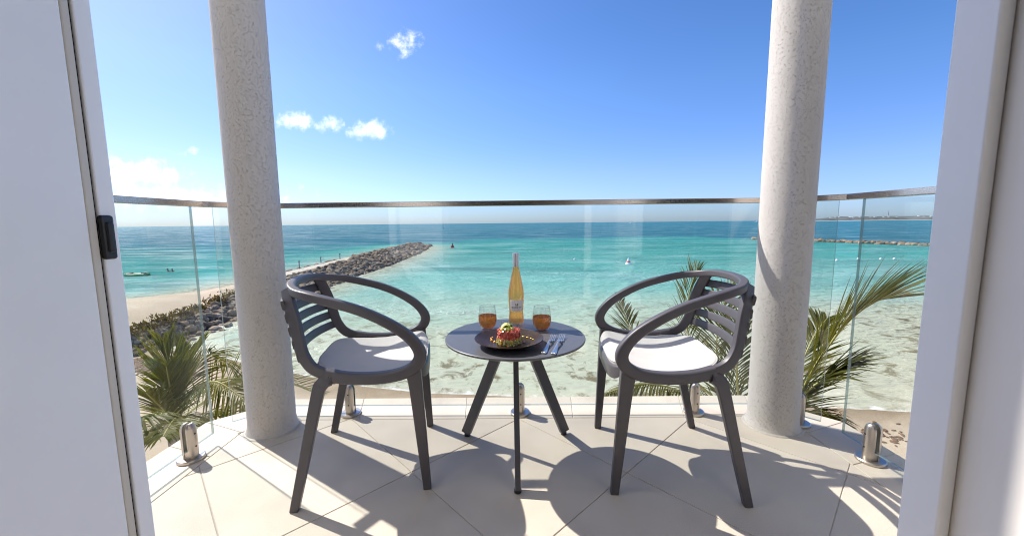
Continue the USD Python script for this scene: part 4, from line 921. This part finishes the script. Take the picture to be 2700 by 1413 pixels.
palm(tuple(cR), 'coconut palm with olive green fronds around the right column', LEAF_R, [
    (R_((1850, 1020, 4.1), (1730, 950, 4.0), (1668, 880, 3.9), (1632, 785, 3.85)), dict(leaf=.5, fold=.15, lean=.7, start=.3)),
    (R_((1890, 1010, 4.2), (1820, 900, 4.2), (1815, 790, 4.2), (1840, 700, 4.2)), dict(leaf=.62, fold=.2, lean=.75)),
    (R_((1948, 1050, 4.0), (1942, 950, 3.95), (1945, 860, 3.9), (1975, 760, 3.85)), dict(leaf=.5, fold=.25, lean=1.0)),
    (R_((1850, 1060, 3.9), (1760, 1020, 3.75), (1675, 1013, 3.6), (1600, 1035, 3.5)), dict(leaf=.42, fold=-.5, droop=.3)),
    (R_((1870, 1060, 4.4), (1790, 1000, 4.6), (1720, 985, 4.8), (1650, 1000, 5.0)), dict(leaf=.6, fold=.1, droop=.2)),
    (R_((1920, 1040, 4.3), (1890, 940, 4.4), (1900, 830, 4.5), (1935, 740, 4.5)), dict(leaf=.6, fold=.2, lean=.8)),
    (R_((2085, 1065, 3.95), (2165, 940, 3.8), (2235, 850, 3.7), (2300, 800, 3.6), (2345, 785, 3.55)), dict(leaf=.95, fold=.22, lean=1.75, start=.10, n=58, width=.0145)),
    (R_((2060, 1090, 3.9), (2130, 1030, 3.7), (2190, 985, 3.6), (2240, 955, 3.5)), dict(leaf=.78, fold=.0, lean=1.3, droop=.22, n=56, width=.014)),
    (R_((2050, 1050, 4.4), (2110, 960, 4.6), (2150, 880, 4.7), (2180, 840, 4.8)), dict(leaf=.65, fold=.3, lean=1.1, width=.013)),
    (R_((2050, 1120, 3.8), (2120, 1090, 3.6), (2180, 1090, 3.5), (2230, 1115, 3.4)), dict(leaf=.42, fold=-.15, droop=.3)),
], (cR[0] + .2, cR[1] + 1.2, Z_SEA + 1.1))

# ------------------------------------------------------------------ things on the water
BUOYW = plain('buoy_white', (.78, .74, .70), .5); BUOYR = plain('buoy_red', (.45, .06, .04), .5); BLACKR = plain('black_rubber', (.03, .03, .032), .6); RAFTG = plain('raft_green', (.12, .30, .10), .5)
p = on_z(1657, 697, Z_SEA)
b = thing('cone_buoy', 'white conical buoy floating in the bay above the right chair', 'buoy', p)
obj('cone', lathe([(0, -.2), (.52, -.2), (.55, .12), (.42, .32), (.12, 1.05), (.05, 1.12), (0, 1.13)], 28), BUOYW, b); obj('red_band', lathe([(.385, .40), (.30, .62), (.31, .63), (.395, .41)], 28), BUOYR, b)
p = on_z(1193, 653.5, Z_SEA)
b = thing('red_buoy', 'small dark red buoy beyond the tip of the groyne', 'buoy', p)
obj('float', lathe([(0, -.2), (.5, -.2), (.55, .3), (.35, .8), (.15, 1.0), (0, 1.0)], 20), BUOYR, b); obj('top_mark', lathe([(0, 1.0), (.14, 1.0), (.14, 1.4), (0, 1.42)], 14), BLACKR, b)
for k, (px, py) in enumerate(((1515, 685), (1795, 760), (2206, 688), (2263, 684), (2322, 684.5), (2358, 684), (2150, 877))):
    p = on_z(px, py, Z_SEA); s_ = .22 if k != 6 else .12
    obj('float_ball', trimesh.creation.icosphere(2, s_).apply_translation([p[0], p[1], Z_SEA + s_ * .5]), BUOYW, cat='float', group='small white marker floats on the water',
        label=['small white float above the bottle and left of the cone buoy', 'small white float behind the back of the right chair', 'small white float just left of the right glass edge', 'first small white float right of the right glass edge', 'second small white float right of the right glass edge', 'rightmost small white float in the bay', 'small white float near the palm frond at right'][k])
for px, py, w, lb in ((1664, 585.5, 20., 'tiny white motor boat on the horizon right of the bottle'), (1997, 582.6, 30., 'tiny white boat on the horizon beside the right column')):
    p = on_y(px, py, 2600.); t = thing('motor_boat', lb, 'boat', (p[0], p[1], Z_SEA), group='boats on the horizon')
    hull = trimesh.convex.convex_hull(np.array([(-w / 2, -2.5, 2.2), (-w / 2, 2.5, 2.2), (-w / 2, -2, -.5), (-w / 2, 2, -.5), (w * .3, -2.4, 2.5), (w * .3, 2.4, 2.5), (w / 2, 0, 3.0), (w * .36, 0, -.5)]))
    obj('hull', hull, BUOYW, t); obj('cabin', rbox(-w * .22, w * .16, -1.8, 1.8, 2.3, 6.0, .3), BUOYW, t)
# raft and swimmers
p = on_z(362, 727, Z_SEA)
raft = thing('inflatable_raft', 'green and dark inflatable raft with two raised ends, floating at left', 'raft', p, .25)
ang = np.linspace(0, 2 * np.pi, 61); ring = np.c_[1.45 * np.cos(ang), .75 * np.sin(ang), np.full(61, .13) + .12 * np.abs(np.cos(ang)) ** 3]
obj('tube', sweep(ring, (0, 0, 1), .20, .20, r=.95, n=4), RAFTG, raft)
obj('deck', rbox(-1.3, 1.3, -.6, .6, .0, .10, .04), RAFTG, raft)
for x_ in (-1.0, 1.05): obj('backrest', rbox(x_ - .32, x_ + .32, -.5, .5, .22, .50, .09), BLACKR, raft)
SKIN = plain('skin', (.25, .13, .085), .55); HAIR = plain('dark_hair', (.02, .015, .012), .6)
import manifold3d as m3
def swimmer(px, py, rz, label, lift):
    p = on_z(px, py, Z_SEA)
    t = thing('person', label, 'person', p, rz, group='two swimmers in the sea')
    def hull(a, ra, b_, rb):
        s1 = trimesh.creation.icosphere(2, ra).apply_translation(a); s2 = trimesh.creation.icosphere(2, rb).apply_translation(b_)
        return trimesh.convex.convex_hull(np.vstack([s1.vertices, s2.vertices]))
    bones = [hull((0, 0, -.75), .15, (0, 0, -.12), .17), hull((0, -.17, -.02), .075, (0, .17, -.02), .075), hull((0, 0, -.05), .08, (0, 0, .12), .06), hull((.02, 0, .22), .095, (.0, 0, .27), .10), hull((.07, 0, .15), .06, (.04, 0, .22), .085),
             hull((.0, .19, -.03), .065, (.16, .30, -.12), .045), hull((.16, .30, -.12), .043, (.38, .24, -.05), .035), hull((.0, -.19, -.03), .065, (.16, -.30, -.12), .045), hull((.16, -.30, -.12), .043, (.38, -.24, -.05), .035),
             hull((.38, .24, -.05), .035, (.47, .21, -.04), .025), hull((.38, -.24, -.05), .035, (.47, -.21, -.04), .025), hull((.12, 0, .19), .016, (.105, 0, .225), .012), hull((0, .08, -.8), .1, (.05, .09, -1.25), .06), hull((0, -.08, -.8), .1, (.05, -.09, -1.25), .06)]
    man = None
    for b_ in bones:
        mm = m3.Manifold(m3.Mesh(np.asarray(b_.vertices, np.float32), np.asarray(b_.faces, np.uint32)))
        man = mm if man is None else man + mm
    mm = man.refine_to_length(.03).to_mesh()
    body = trimesh.Trimesh(mm.vert_properties[:, :3], mm.tri_verts, process=True); trimesh.smoothing.filter_taubin(body, iterations=8)
    body.apply_translation([0, 0, lift]); obj('body', body, SKIN, t, smooth=True)
    hr = trimesh.creation.icosphere(2, .115).apply_scale([1, 1, 1.05]); hr.apply_translation([-.025, 0, .275 + lift]); obj('hair', hr, HAIR, t, smooth=True)
swimmer(443, 716, 1.2, 'dark haired swimmer up to the shoulders, left of the pair', .12)
swimmer(454.5, 716, 2.0, 'dark haired swimmer up to the shoulders, right of the pair', .10)
